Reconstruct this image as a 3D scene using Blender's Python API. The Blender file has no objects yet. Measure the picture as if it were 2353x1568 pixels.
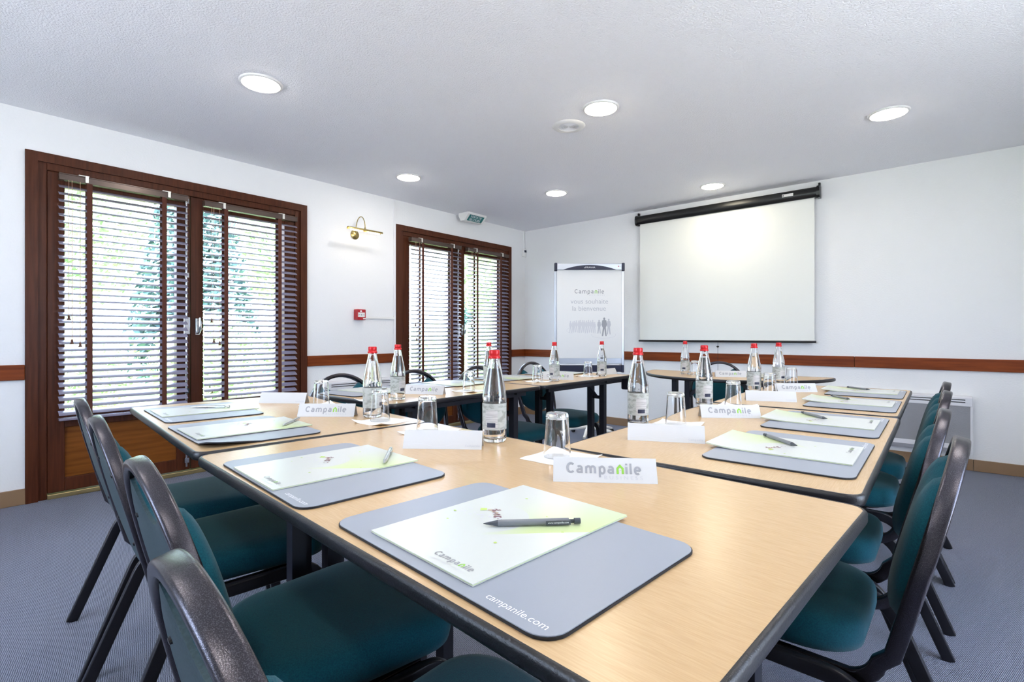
import bpy, bmesh, math, random
from mathutils import Vector, Matrix

random.seed(7)
R = math.radians
PI = math.pi
SC = bpy.context.scene
COL = SC.collection

# ------------------------------------------------------------------ dimensions of the room
XL, YB, XR, YR, H = -4.257, 5.20, 1.75, -1.75, 2.40
TZ = 0.74                      # table height
EYE = 1.02

# ------------------------------------------------------------------ helpers
def lin(r, g, b):
    f = lambda c: (c / 255.0 / 12.92) if c / 255.0 <= 0.04045 else ((c / 255.0 + 0.055) / 1.055) ** 2.4
    return (f(r), f(g), f(b), 1.0)


class MB:
    """collects shapes; build() links them as ONE mesh object"""
    def __init__(self):
        self.bm = bmesh.new()

    def faces(self, verts, faces, mi=0):
        vs = [self.bm.verts.new(v) for v in verts]
        for f in faces:
            try:
                fc = self.bm.faces.new([vs[i] for i in f])
                fc.material_index = mi
            except ValueError:
                pass
        return self

    def box(self, x0, x1, y0, y1, z0, z1, mi=0, M=None):
        v = [(x, y, z) for z in (z0, z1) for y in (y0, y1) for x in (x0, x1)]
        if M is not None:
            v = [M @ Vector(p) for p in v]
        return self.faces(v, [(0, 2, 3, 1), (4, 5, 7, 6), (0, 1, 5, 4), (2, 6, 7, 3), (1, 3, 7, 5), (0, 4, 6, 2)], mi)

    def bar(self, a, b, w, h, up=(0, 0, 1), mi=0):
        a, b = Vector(a), Vector(b)
        t = (b - a).normalized()
        s = t.cross(Vector(up)).normalized()
        u = s.cross(t)
        v = []
        for p in (a, b):
            for i, j in ((-1, -1), (1, -1), (1, 1), (-1, 1)):
                v.append(p + s * (w / 2 * i) + u * (h / 2 * j))
        return self.faces(v, [(0, 1, 2, 3), (7, 6, 5, 4), (0, 4, 5, 1), (1, 5, 6, 2), (2, 6, 7, 3), (3, 7, 4, 0)], mi)

    def sweep(self, pts, ds, w, d, mi=0, round_=0.0, closed=False):
        """flat bar along pts; ds = depth direction at each point; w across, d deep"""
        n = len(pts)
        rings = []
        if round_ > 0:
            r = min(round_, w / 2 * .95, d / 2 * .95)
            sec = []
            for cx, cy, a0 in ((1, 1, 0), (-1, 1, 90), (-1, -1, 180), (1, -1, 270)):
                for k in range(4):
                    a = R(a0 + k * 30)
                    sec.append((cx * (w / 2 - r) + r * math.cos(a), cy * (d / 2 - r) + r * math.sin(a)))
        else:
            sec = [(w / 2, d / 2), (-w / 2, d / 2), (-w / 2, -d / 2), (w / 2, -d / 2)]
        m = len(sec)
        verts = []
        for i in range(n):
            p = Vector(pts[i])
            if closed:
                t = Vector(pts[(i + 1) % n]) - Vector(pts[i - 1])
            else:
                t = Vector(pts[min(i + 1, n - 1)]) - Vector(pts[max(i - 1, 0)])
            t.normalize()
            dd = Vector(ds[i]); dd = (dd - t * dd.dot(t)).normalized()
            s = t.cross(dd)
            for a, b in sec:
                verts.append(p + s * a + dd * b)
        fs = []
        for i in range(n if closed else n - 1):
            j = (i + 1) % n
            for k in range(m):
                l = (k + 1) % m
                fs.append((i * m + k, i * m + l, j * m + l, j * m + k))
        if not closed:
            fs.append(tuple(range(m - 1, -1, -1)))
            fs.append(tuple((n - 1) * m + k for k in range(m)))
        return self.faces(verts, fs, mi)

    def tube(self, pts, r, n=10, mi=0, caps=True):
        verts, fs = [], []
        P = [Vector(p) for p in pts]
        u = None
        for i, p in enumerate(P):
            t = (P[min(i + 1, len(P) - 1)] - P[max(i - 1, 0)]).normalized()
            if u is None:
                u = t.orthogonal().normalized()
            else:
                u = (u - t * u.dot(t)).normalized()
            w = t.cross(u)
            rr = r[i] if isinstance(r, (list, tuple)) else r
            for k in range(n):
                a = 2 * PI * k / n
                verts.append(p + u * (rr * math.cos(a)) + w * (rr * math.sin(a)))
        for i in range(len(P) - 1):
            for k in range(n):
                l = (k + 1) % n
                fs.append((i * n + k, i * n + l, (i + 1) * n + l, (i + 1) * n + k))
        if caps:
            fs.append(tuple(range(n - 1, -1, -1)))
            fs.append(tuple((len(P) - 1) * n + k for k in range(n)))
        return self.faces(verts, fs, mi)

    def lathe(self, prof, n=32, mi=0, M=None, cap0=False, cap1=False):
        """prof = [(r, z)...] about z"""
        verts, fs = [], []
        for r, z in prof:
            for k in range(n):
                a = 2 * PI * k / n
                p = Vector((r * math.cos(a), r * math.sin(a), z))
                verts.append(M @ p if M is not None else p)
        for i in range(len(prof) - 1):
            for k in range(n):
                l = (k + 1) % n
                fs.append((i * n + k, i * n + l, (i + 1) * n + l, (i + 1) * n + k))
        if cap0:
            fs.append(tuple(range(n - 1, -1, -1)))
        if cap1:
            fs.append(tuple((len(prof) - 1) * n + k for k in range(n)))
        return self.faces(verts, fs, mi)

    def prism(self, outline, z0, z1, mi=0, M=None):
        n = len(outline)
        v = [Vector((x, y, z0)) for x, y in outline] + [Vector((x, y, z1)) for x, y in outline]
        if M is not None:
            v = [M @ p for p in v]
        fs = [tuple(range(n - 1, -1, -1)), tuple(range(n, 2 * n))]
        fs += [(i, (i + 1) % n, n + (i + 1) % n, n + i) for i in range(n)]
        return self.faces(v, fs, mi)

    def rings(self, rings, mi=0, cap0=True, cap1=True):
        m = len(rings[0])
        verts = [p for r in rings for p in r]
        fs = []
        for i in range(len(rings) - 1):
            for k in range(m):
                l = (k + 1) % m
                fs.append((i * m + k, i * m + l, (i + 1) * m + l, (i + 1) * m + k))
        if cap0:
            fs.append(tuple(range(m - 1, -1, -1)))
        if cap1:
            fs.append(tuple((len(rings) - 1) * m + k for k in range(m)))
        return self.faces(verts, fs, mi)

    def build(self, name, mats, parent=None, smooth=False, bevel=0.0, loc=None, rz=None, angle=40):
        bmesh.ops.recalc_face_normals(self.bm, faces=self.bm.faces[:])
        me = bpy.data.meshes.new(name)
        self.bm.to_mesh(me)
        self.bm.free()
        for m in (mats if isinstance(mats, (list, tuple)) else [mats]):
            me.materials.append(m)
        o = bpy.data.objects.new(name, me)
        COL.objects.link(o)
        if parent is not None:
            o.parent = parent
        if loc is not None:
            o.location = loc
        if rz is not None:
            o.rotation_euler = (0, 0, rz)
        if smooth:
            for p in me.polygons:
                p.use_smooth = True
            bmx = bmesh.new(); bmx.from_mesh(me)
            for e in bmx.edges:
                if len(e.link_faces) == 2 and e.calc_face_angle(0) > R(angle):
                    e.smooth = False
            bmx.to_mesh(me); bmx.free()
        if bevel > 0:
            md = o.modifiers.new('bevel', 'BEVEL')
            md.width = bevel; md.segments = 2; md.limit_method = 'ANGLE'; md.angle_limit = R(50)
        return o


def tag(o, label, cat, group=None, kind=None):
    if label: o['label'] = label
    if cat: o['category'] = cat
    if group: o['group'] = group
    if kind: o['kind'] = kind
    return o


def thing(name, label, cat, loc=(0, 0, 0), rz=0.0, group=None, kind=None):
    o = bpy.data.objects.new(name, None)
    o.empty_display_size = 0.05
    COL.objects.link(o)
    o.location = loc
    o.rotation_euler = (0, 0, rz)
    return tag(o, label, cat, group, kind)


def struct(o):
    o['kind'] = 'structure'
    return o


def dup(root, label, loc, rz=0.0, group=None):
    """a copy of a thing with copies of its parts and sub-parts"""
    r = root.copy(); COL.objects.link(r)
    r.location = loc; r.rotation_euler = (0, 0, rz); r['label'] = label
    if group: r['group'] = group
    for ch in list(root.children):
        c = ch.copy(); COL.objects.link(c); c.parent = r
        for g in list(ch.children):
            d = g.copy(); COL.objects.link(d); d.parent = c
    return r


def dense(prof, step=.004):
    out = [prof[0]]
    for a, b in zip(prof[:-1], prof[1:]):
        L_ = math.hypot(b[0] - a[0], b[1] - a[1])
        if L_ > .012:      # long straight walls keep their own normals: guard points close to both ends
            ts = [.0012 / L_] + [i / int(L_ / .012 + 1) for i in range(1, int(L_ / .012 + 1))] + [1 - .0012 / L_]
        else: ts = []
        out += [(a[0] + (b[0] - a[0]) * t, a[1] + (b[1] - a[1]) * t) for t in ts] + [b]
    return out


def rrect(w, d, r, n=6, cx=0, cy=0):
    out = []
    for sx, sy, a0 in ((1, 1, 0), (-1, 1, 90), (-1, -1, 180), (1, -1, 270)):
        for k in range(n + 1):
            a = R(a0 + 90.0 * k / n)
            out.append((cx + sx * (w / 2 - r) + r * math.cos(a), cy + sy * (d / 2 - r) + r * math.sin(a)))
    return out

# ------------------------------------------------------------------ materials
def mat(name, col, rough=0.5, metal=0.0, spec=0.5, bump=None, vary=None, coat=0.0, sheen=0.0, space='Object', trans=0.0, ior=1.45):
    """bump=(scale, strength, distance[, (sx,sy,sz)]); vary=(colour2, scale, (sx,sy,sz), lo, hi)"""
    m = bpy.data.materials.new(name); m.use_nodes = True
    nt = m.node_tree; N = nt.nodes; L = nt.links
    b = N['Principled BSDF']
    b.inputs['Base Color'].default_value = col
    b.inputs['Roughness'].default_value = rough
    b.inputs['Metallic'].default_value = metal
    b.inputs['Specular IOR Level'].default_value = spec
    b.inputs['Coat Weight'].default_value = coat
    b.inputs['Coat Roughness'].default_value = 0.12
    b.inputs['Sheen Weight'].default_value = sheen
    b.inputs['Transmission Weight'].default_value = trans
    b.inputs['IOR'].default_value = ior
    tc = N.new('ShaderNodeTexCoord')
    if vary:
        c2, sc, st, lo, hi = vary
        mp = N.new('ShaderNodeMapping'); mp.inputs['Scale'].default_value = st
        nz = N.new('ShaderNodeTexNoise'); nz.inputs['Scale'].default_value = sc; nz.inputs['Detail'].default_value = 6
        rp = N.new('ShaderNodeValToRGB')
        rp.color_ramp.elements[0].position = lo; rp.color_ramp.elements[0].color = col
        rp.color_ramp.elements[1].position = hi; rp.color_ramp.elements[1].color = c2
        L.new(tc.outputs[space], mp.inputs['Vector']); L.new(mp.outputs['Vector'], nz.inputs['Vector'])
        L.new(nz.outputs['Fac'], rp.inputs['Fac']); L.new(rp.outputs['Color'], b.inputs['Base Color'])
    if bump:
        mp2 = N.new('ShaderNodeMapping')
        if len(bump) > 3: mp2.inputs['Scale'].default_value = bump[3]
        nz2 = N.new('ShaderNodeTexNoise'); nz2.inputs['Scale'].default_value = bump[0]; nz2.inputs['Detail'].default_value = 3
        bp = N.new('ShaderNodeBump'); bp.inputs['Strength'].default_value = bump[1]; bp.inputs['Distance'].default_value = bump[2]
        L.new(tc.outputs[space], mp2.inputs['Vector']); L.new(mp2.outputs['Vector'], nz2.inputs['Vector'])
        L.new(nz2.outputs['Fac'], bp.inputs['Height']); L.new(bp.outputs['Normal'], b.inputs['Normal'])
    return m


def emit(name, col, strength):
    m = bpy.data.materials.new(name); m.use_nodes = True
    nt = m.node_tree; nt.nodes.clear()
    e = nt.nodes.new('ShaderNodeEmission'); e.inputs[0].default_value = col; e.inputs[1].default_value = strength
    o = nt.nodes.new('ShaderNodeOutputMaterial'); nt.links.new(e.outputs[0], o.inputs[0])
    return m


def pane_mat(name):
    m = bpy.data.materials.new(name); m.use_nodes = True
    nt = m.node_tree; nt.nodes.clear(); N = nt.nodes; L = nt.links
    t = N.new('ShaderNodeBsdfTransparent'); t.inputs[0].default_value = (.96, .98, .98, 1)
    g = N.new('ShaderNodeBsdfGlossy'); g.inputs['Roughness'].default_value = 0.02
    lw = N.new('ShaderNodeLayerWeight'); lw.inputs[0].default_value = .5
    pw = N.new('ShaderNodeMath'); pw.operation = 'POWER'; pw.inputs[1].default_value = 5.0
    f = N.new('ShaderNodeMath'); f.operation = 'MULTIPLY_ADD'; f.inputs[1].default_value = .85; f.inputs[2].default_value = .04
    L.new(lw.outputs['Facing'], pw.inputs[0]); L.new(pw.outputs[0], f.inputs[0])
    x = N.new('ShaderNodeMixShader'); o = N.new('ShaderNodeOutputMaterial')
    L.new(f.outputs[0], x.inputs[0]); L.new(t.outputs[0], x.inputs[1]); L.new(g.outputs[0], x.inputs[2]); L.new(x.outputs[0], o.inputs[0])
    return m


def carpet_mat():
    m = mat('ribbed_carpet', lin(112, 116, 130), 0.95, spec=0.15)
    nt = m.node_tree; N = nt.nodes; L = nt.links; b = N['Principled BSDF']
    tc = N.new('ShaderNodeTexCoord')
    mp = N.new('ShaderNodeMapping'); mp.inputs['Rotation'].default_value = (0, 0, R(14))
    w1 = N.new('ShaderNodeTexWave'); w1.inputs['Scale'].default_value = 88; w1.inputs['Distortion'].default_value = 1.5; w1.inputs['Detail'].default_value = 2
    w1.bands_direction = 'X'
    w2 = N.new('ShaderNodeTexWave'); w2.inputs['Scale'].default_value = 60; w2.inputs['Distortion'].default_value = 2.5; w2.bands_direction = 'Y'
    nz = N.new('ShaderNodeTexNoise'); nz.inputs['Scale'].default_value = 420; nz.inputs['Detail'].default_value = 2
    ad = N.new('ShaderNodeMath'); ad.operation = 'MULTIPLY'
    ad2 = N.new('ShaderNodeMath'); ad2.operation = 'ADD'
    rp = N.new('ShaderNodeValToRGB')
    rp.color_ramp.elements[0].position = .42; rp.color_ramp.elements[0].color = lin(69, 72, 89)
    rp.color_ramp.elements[1].position = 1.0; rp.color_ramp.elements[1].color = lin(168, 173, 190)
    bp = N.new('ShaderNodeBump'); bp.inputs['Strength'].default_value = .7; bp.inputs['Distance'].default_value = .004
    L.new(tc.outputs['Object'], mp.inputs[0])
    for w in (w1, w2, nz): L.new(mp.outputs[0], w.inputs['Vector'])
    L.new(w1.outputs['Fac'], ad.inputs[0]); L.new(w2.outputs['Fac'], ad.inputs[1])
    L.new(ad.outputs[0], ad2.inputs[0]); L.new(nz.outputs['Fac'], ad2.inputs[1])
    L.new(ad2.outputs[0], rp.inputs[0]); L.new(rp.outputs[0], b.inputs['Base Color'])
    L.new(ad2.outputs[0], bp.inputs['Height']); L.new(bp.outputs[0], b.inputs['Normal'])
    return m


def folder_mat():
    """white cover; printed lime wedge fading out above a slanted line, white disc left open in it"""
    m = mat('printed_card', lin(207, 210, 206), 0.28, spec=0.5)
    nt = m.node_tree; N = nt.nodes; L = nt.links; b = N['Principled BSDF']
    tc = N.new('ShaderNodeTexCoord'); sp = N.new('ShaderNodeSeparateXYZ')
    L.new(tc.outputs['Object'], sp.inputs[0])

    def op(o, a, c=None, clamp=False):
        n = N.new('ShaderNodeMath'); n.operation = o; n.use_clamp = clamp
        for i, v in enumerate((a, c)):
            if v is None: continue
            if isinstance(v, (int, float)): n.inputs[i].default_value = v
            else: L.new(v, n.inputs[i])
        return n.outputs[0]
    x, y = sp.outputs[0], sp.outputs[1]
    d = op('SUBTRACT', y, op('SUBTRACT', op('MULTIPLY', x, 1.15), 0.068))       # height above the slanted line
    above = op('GREATER_THAN', d, 0.0)
    fade = op('POWER', op('SUBTRACT', 1.0, op('MULTIPLY', d, 3.6), True), 1.25)
    side = op('MULTIPLY', op('ADD', op('ADD', x, op('MULTIPLY', y, 0.5)), 0.02), 14.0, True)
    r2 = op('ADD', op('POWER', op('ADD', x, 0.03), 2.0), op('POWER', op('SUBTRACT', y, 0.0), 2.0))
    out = op('GREATER_THAN', r2, 0.058 ** 2)
    top = op('GREATER_THAN', sp.outputs[2], 0.0012)
    k = op('MULTIPLY', op('MULTIPLY', op('MULTIPLY', above, fade), op('MULTIPLY', side, out)), top)
    mx = N.new('ShaderNodeMix'); mx.data_type = 'RGBA'
    mx.inputs[6].default_value = lin(207, 210, 206); mx.inputs[7].default_value = lin(203, 217, 156)
    L.new(k, mx.inputs[0]); L.new(mx.outputs[2], b.inputs['Base Color'])
    return m


M = {}
M['wall'] = mat('white_plaster', lin(235, 235, 235), 0.85, spec=0.2, bump=(90, .35, .004))
M['ceil'] = mat('roughcast_ceiling', lin(244, 244, 248), 0.9, spec=0.15, bump=(110, .55, .009))
M['carpet'] = carpet_mat()
M['skirt'] = mat('taupe_skirting', lin(140, 112, 84), 0.45, bump=(30, .1, .002))
M['rail'] = mat('mahogany_rail', lin(132, 62, 24), 0.45, spec=.22, vary=(lin(100, 42, 14), 3.0, (1, 1, 14), .35, .7))
M['frame'] = mat('dark_frame_wood', lin(84, 44, 26), 0.42, spec=.22, vary=(lin(66, 32, 18), 4, (18, 18, 1), .35, .7))
M['panel'] = mat('door_panel_wood', lin(128, 74, 26), 0.45, spec=.22, vary=(lin(104, 56, 16), 3, (1, 1, 14), .35, .7))
M['slat'] = mat('dark_slat', lin(130, 124, 142), 0.25, spec=0.8, coat=.5)
M['tape'] = mat('ladder_tape', lin(84, 42, 28), 0.8)
M['headrail'] = mat('headrail_brown', lin(92, 78, 72), 0.25, metal=.4)
M['cordcol'] = mat('blind_cord', lin(190, 150, 125), 0.8)
M['tassel'] = mat('tassel_wood', lin(88, 52, 36), 0.4)
M['clip'] = mat('white_metal_clip', lin(225, 222, 215), 0.35, metal=.5)
M['chrome'] = mat('chrome', lin(205, 206, 210), 0.15, metal=1.0)
M['brass'] = mat('brushed_brass', lin(176, 158, 104), 0.28, metal=1.0)
M['thresh'] = mat('threshold_metal', lin(176, 158, 112), 0.3, metal=.8)
M['pane'] = pane_mat('window_glass')
M['beech'] = mat('beech_laminate', lin(206, 173, 131), 0.27, spec=0.7, vary=(lin(195, 161, 117), 22, (1.6, 22, 1), .3, .72))
M['edge'] = mat('black_rubber_edge', lin(27, 26, 30), 0.36, spec=0.6, bump=(420, .35, .0012))
M['steel_dark'] = mat('dark_painted_steel', lin(30, 31, 40), 0.4)
M['hammer'] = mat('hammered_black_steel', lin(60, 58, 64), 0.22, metal=.85, spec=0.7, bump=(1000, .3, .0006), vary=(lin(92, 89, 96), 1050, (1, 1, 1), .48, .62))
M['legsteel'] = mat('black_leg_steel', lin(32, 32, 38), 0.32, metal=.3, bump=(330, .2, .001))
M['fabric'] = mat('teal_fabric', lin(15, 78, 88), 0.85, spec=0.15, bump=(700, .4, .001), vary=(lin(10, 62, 77), 420, (1, 1, 1), .35, .65), sheen=.12)
M['shell'] = mat('teal_back_shell', lin(34, 54, 60), 0.5, bump=(500, .25, .001), vary=(lin(44, 64, 70), 260, (1, 1, 1), .4, .6))
M['whiteplastic'] = mat('white_plastic', lin(232, 231, 228), 0.35)
M['padgrey'] = mat('grey_desk_pad', lin(150, 156, 168), 0.38, spec=0.5, bump=(900, .12, .0006))
M['padblack'] = mat('pad_underside', lin(22, 22, 26), 0.6)
M['card'] = mat('white_card', lin(205, 205, 205), 0.5)
M['folder'] = folder_mat()
M['lime'] = mat('lime_paper', lin(214, 224, 170), 0.6)
M['ink'] = mat('grey_ink', lin(154, 155, 160), 0.5)
M['inklight'] = mat('pale_grey_ink', lin(190, 191, 196), 0.5)
M['inkpale'] = mat('very_pale_ink', lin(212, 212, 216), 0.5)
M['green'] = mat('green_ink', lin(140, 196, 72), 0.5)
M['brownink'] = mat('plum_ink', lin(128, 92, 98), 0.5)
M['limeprint'] = mat('lime_ink', lin(186, 212, 110), 0.5)
M['tanink'] = mat('tan_ink', lin(196, 178, 160), 0.5)
M['whiteink'] = mat('white_ink', lin(240, 242, 246), 0.5)
M['pengrey'] = mat('grey_pencil_plastic', lin(118, 120, 126), 0.35)
M['pendark'] = mat('dark_pencil_plastic', lin(72, 76, 84), 0.35)
M['pensilver'] = mat('silver_pen', lin(190, 192, 194), 0.25, metal=.8)
M['glass'] = mat('clear_glass', (1, 1, 1, 1), 0.0, trans=1.0, ior=1.45)
M['water'] = mat('still_water', (1, 1, 1, 1), 0.0, trans=1.0, ior=1.33)
M['cap'] = mat('red_cap', lin(196, 30, 36), 0.3, metal=.25)
M['label'] = mat('bottle_label_paper', lin(180, 182, 176), 0.6, vary=(lin(150, 152, 144), 55, (1, 1, 2.2), .5, .62))
M['labelwhite'] = mat('label_text_panel', lin(196, 193, 190), 0.6, vary=(lin(165, 162, 160), 60, (.4, .4, 9), .5, .6))
M['navy'] = mat('navy_print', lin(42, 46, 66), 0.5)
M['napkin'] = mat('paper_napkin', lin(250, 249, 247), 0.9, bump=(300, .2, .001))
M['lamp'] = emit('lamp_white', (1.0, .94, .86, 1), 34.0)
M['lampy'] = emit('lamp_warm', (1.0, .91, .70, 1), 34.0)
M['bulb'] = emit('picture_bulb', (1.0, .80, .48, 1), 5.0)
M['screen'] = mat('screen_cloth', lin(232, 233, 228), 0.8)
M['black'] = mat('black_casing', lin(16, 17, 19), 0.35)
M['navyplastic'] = mat('navy_plastic', lin(30, 32, 58), 0.35)
M['alu'] = mat('flipchart_aluminium', lin(190, 194, 202), 0.35, metal=.6)
M['paper'] = mat('flipchart_paper', lin(232, 232, 231), 0.7)
M['red'] = mat('alarm_red', lin(178, 32, 40), 0.35)
M['signgreen'] = mat('sign_green', lin(20, 110, 108), 0.4)
M['perf'] = mat('perforated_grey', lin(150, 151, 156), 0.5, bump=(260, .9, .004))
M['radwhite'] = mat('radiator_white', lin(222, 222, 226), 0.4)
M['lawn'] = mat('lawn', lin(150, 172, 112), 0.9, vary=(lin(176, 192, 138), 9, (1, 1, 1), .4, .7))
M['leaf'] = mat('leaf_green', lin(158, 182, 140), 0.6, vary=(lin(196, 210, 178), 3, (1, 1, 1), .35, .7))
M['leafdark'] = mat('conifer_green', lin(70, 100, 100), 0.6, vary=(lin(104, 132, 128), 3, (1, 1, 1), .35, .7))
M['bark'] = mat('bark', lin(92, 76, 62), 0.9)

# ------------------------------------------------------------------ lettering
def arc(cx, cy, rx, ry, a0, a1, n=14):
    return [(cx + rx * math.cos(R(a0 + (a1 - a0) * i / n)), cy + ry * math.sin(R(a0 + (a1 - a0) * i / n))) for i in range(n + 1)]


LOGO = [  # (start x, strokes, colour index) in x-heights
    (0.0, [arc(.56, .68, .45, .57, 45, 315, 22)], 0),
    (1.26, [[(.68, .0), (.68, .62)] + arc(.40, .62, .28, .26, 0, 140, 10)[1:], [(.68, .50), (.36, .50)] + arc(.36, .31, .24, .19, 90, 270, 10)[1:] + [(.68, .14)]], 0),
    (2.39, [[(.12, 0), (.12, .88)], arc(.40, .58, .28, .30, 180, 0, 10) + [(.68, 0)], arc(.96, .58, .28, .30, 180, 0, 10) + [(1.24, 0)]], 0),
    (4.10, [[(.12, -.48), (.12, .88)], arc(.42, .44, .30, .44, 180, -180, 24)], 0),
    (5.19, [[(.68, .0), (.68, .62)] + arc(.40, .62, .28, .26, 0, 140, 10)[1:], [(.68, .50), (.36, .50)] + arc(.36, .31, .24, .19, 90, 270, 10)[1:] + [(.68, .14)]], 0),
    (6.34, [[(.12, 0), (.12, .68), (.44, 1.02), (.76, .68), (.76, 0)]], 1),
    (7.46, [[(.12, 0), (.12, .90)], [(.12, 1.10), (.12, 1.32)]], 0),
    (7.98, [[(.12, 0), (.12, 1.34)]], 0),
    (8.5, [[(.14, .47), (.80, .47)], arc(.44, .44, .32, .42, -2, 306, 20)], 0),
]


def ribbon(pts, w):
    P = [Vector(p) for p in pts]
    v, f = [], []
    for i, p in enumerate(P):
        a = (P[i] - P[i - 1]).normalized() if i > 0 else None
        b = (P[i + 1] - P[i]).normalized() if i < len(P) - 1 else None
        a = a or b; b = b or a
        na, nb = Vector((-a.y, a.x)), Vector((-b.y, b.x))
        mt = (na + nb)
        mt = mt.normalized() if mt.length > 1e-5 else na
        k = (w / 2) / max(.5, mt.dot(na))
        v += [p + mt * k, p - mt * k]
    for i in range(len(P) - 1):
        f.append((2 * i, 2 * i + 1, 2 * i + 3, 2 * i + 2))
    return v, f


def add_logo(mb, width, org, ex, ey, mi_grey=0, mi_green=1, stroke=.27, dot=True):
    s = width / 9.4
    org, ex, ey = Vector(org), Vector(ex), Vector(ey)
    lift = ex.cross(ey).normalized() * 1.2e-5
    n_ = 0
    for x0, strokes, c in LOGO:
        for st in strokes:
            v, f = ribbon(st, stroke)
            mb.faces([org + lift * n_ + ex * ((p.x + x0) * s) + ey * (p.y * s) for p in v], f, mi_green if c else mi_grey)
            n_ = (n_ + 1) % 3
    if dot:
        v = [org + ex * ((6.34 + .44 + .07 * math.cos(a)) * s) + ey * ((.42 + .07 * math.sin(a)) * s) for a in [k * PI / 4 for k in range(8)]]
        mb.faces(v, [tuple(range(8))], mi_grey)


_tc = {}
def text_polys(txt):
    if txt not in _tc:
        c = bpy.data.curves.new('text', 'FONT'); c.body = txt; c.size = 1.0; c.align_x = 'LEFT'; c.resolution_u = 4
        o = bpy.data.objects.new('text', c); COL.objects.link(o)
        dg = bpy.context.evaluated_depsgraph_get()
        me = bpy.data.meshes.new_from_object(o.evaluated_get(dg))
        v = [tuple(p.co) for p in me.vertices]; f = [tuple(p.vertices) for p in me.polygons]
        bpy.data.objects.remove(o); bpy.data.curves.remove(c); bpy.data.meshes.remove(me)
        _tc[txt] = (v, f, min(p[0] for p in v), max(p[0] for p in v))
    return _tc[txt]


def add_text(mb, txt, width, org, ex, ey, mi=0, stretch=1.0):
    v, f, x0, x1 = text_polys(txt)
    s = width / (x1 - x0)
    org, ex, ey = Vector(org), Vector(ex), Vector(ey)
    mb.faces([org + ex * ((p[0] - x0) * s) + ey * (p[1] * s * stretch) for p in v], f, mi)

# ------------------------------------------------------------------ room shell
def boxes(name, lst, m, **k):
    b = MB()
    for q in lst: b.box(*q)
    return struct(b.build(name, m, **k))


W1 = (0.409, 2.191); WSH = 2.722; WTOP = 2.155
W2 = (W1[0] + WSH, W1[1] + WSH)
CW = 0.045                                        # casing lies on the wall, opening starts inside it
o1 = (W1[0] + CW, W1[1] - CW); o2 = (W2[0] + CW, W2[1] - CW); ot = WTOP - CW
T = 0.22
boxes('floor', [(XL - T, XR + T, YR - T, YB + T, -0.06, 0.0)], M['carpet'])
boxes('ceiling', [(XL - T, XR + T, YR - T, YB + T, H, H + 0.2)], M['ceil'])
boxes('wall_left', [(XL - T, XL, YR - T, o1[0], 0, H), (XL - T, XL, o1[1], o2[0], 0, H), (XL - T, XL, o2[1], YB + T, 0, H),
                    (XL - T, XL, o1[0], o1[1], ot, H), (XL - T, XL, o2[0], o2[1], ot, H)], M['wall'])
boxes('wall_back', [(XL, XR, YB, YB + T, 0, H)], M['wall'])
boxes('wall_right', [(XR, XR + T, YR - T, .9, 0, H), (XR, XR + T, 2.3, YB + T, 0, H), (XR, XR + T, .9, 2.3, 0, .40), (XR, XR + T, .9, 2.3, 2.15, H)], M['wall'])
t = struct(thing('fill_window_right', None, None, (XR, .9, 0)))  # made-up window out of view, lets in fill daylight from the right
for q in (0,):
    b = MB()
    b.box(.05, .12, q, q + .06, .40, 2.15).box(.05, .12, q + 1.34, q + 1.40, .40, 2.15).box(.05, .12, q + .06, q + 1.34, .40, .46).box(.05, .12, q + .06, q + 1.34, 2.09, 2.15)
    lf = b.build('window_leaf', mat('pale_frame', lin(226, 226, 224), .4), t)
    MB().box(.08, .086, q + .055, q + 1.345, .455, 2.095).build('pane', pane_mat('window_glass'), lf)
boxes('wall_rear', [(XL, -2.65, YR - T, YR, 0, H), (-1.17, XR, YR - T, YR, 0, H), (-2.65, -1.17, YR - T, YR, 0, .70), (-2.65, -1.17, YR - T, YR, 2.15, H)], M['wall'])
t = struct(thing('fill_window_rear', None, None, (-1.2, YR, 0)))  # added rear opening, never in view, brightens ceiling and near end
q = -1.45
b = MB()
b.box(q, q + .06, -.10, -.03, .70, 2.15).box(q + 1.42, q + 1.48, -.10, -.03, .70, 2.15).box(q + .06, q + 1.42, -.10, -.03, .70, .76).box(q + .06, q + 1.42, -.10, -.03, 2.09, 2.15)
lf = b.build('window_leaf', mat('pale_frame', lin(226, 226, 224), .4), t)
MB().box(q + .055, q + 1.425, -.07, -.064, .755, 2.095).build('pane', pane_mat('window_glass'), lf)
RZ0, RZ1, RD = 0.754, 0.846, 0.02
boxes('trim_1', [(XL, XL + RD, YR, W1[0] - .002, RZ0, RZ1)], M['rail'], bevel=.004)
boxes('trim_2', [(XL, XL + RD, W1[1] + .002, W2[0] - .03, RZ0, RZ1)], M['rail'], bevel=.004)
boxes('trim_3', [(XL, XL + RD, W2[1] + .002, YB, RZ0, RZ1)], M['rail'], bevel=.004)
boxes('trim_4', [(XL + RD, -0.62, YB - RD, YB, RZ0, RZ1), (-0.618, XR, YB - RD, YB, RZ0, RZ1)], M['rail'], bevel=.004)
boxes('trim_5', [(XR - RD, XR, YR, .89, RZ0, RZ1), (XR - RD, XR, 2.31, YB - RD, RZ0, RZ1)], M['rail'], bevel=.004)
boxes('baseboard_left', [(XL, XL + .014, YR, W1[0] + .04, 0, .095), (XL, XL + .014, W1[1], W2[0], 0, .095), (XL, XL + .014, W2[1], YB, 0, .095)], M['skirt'], bevel=.003)
boxes('baseboard_back', [(XL, .13, YB - .014, YB, 0, .085), (.132, XR, YB - .014, YB, 0, .085)], M['skirt'], bevel=.003)
boxes('baseboard_right', [(XR - .014, XR, YR, YB, 0, .085)], M['skirt'], bevel=.003)

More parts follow.
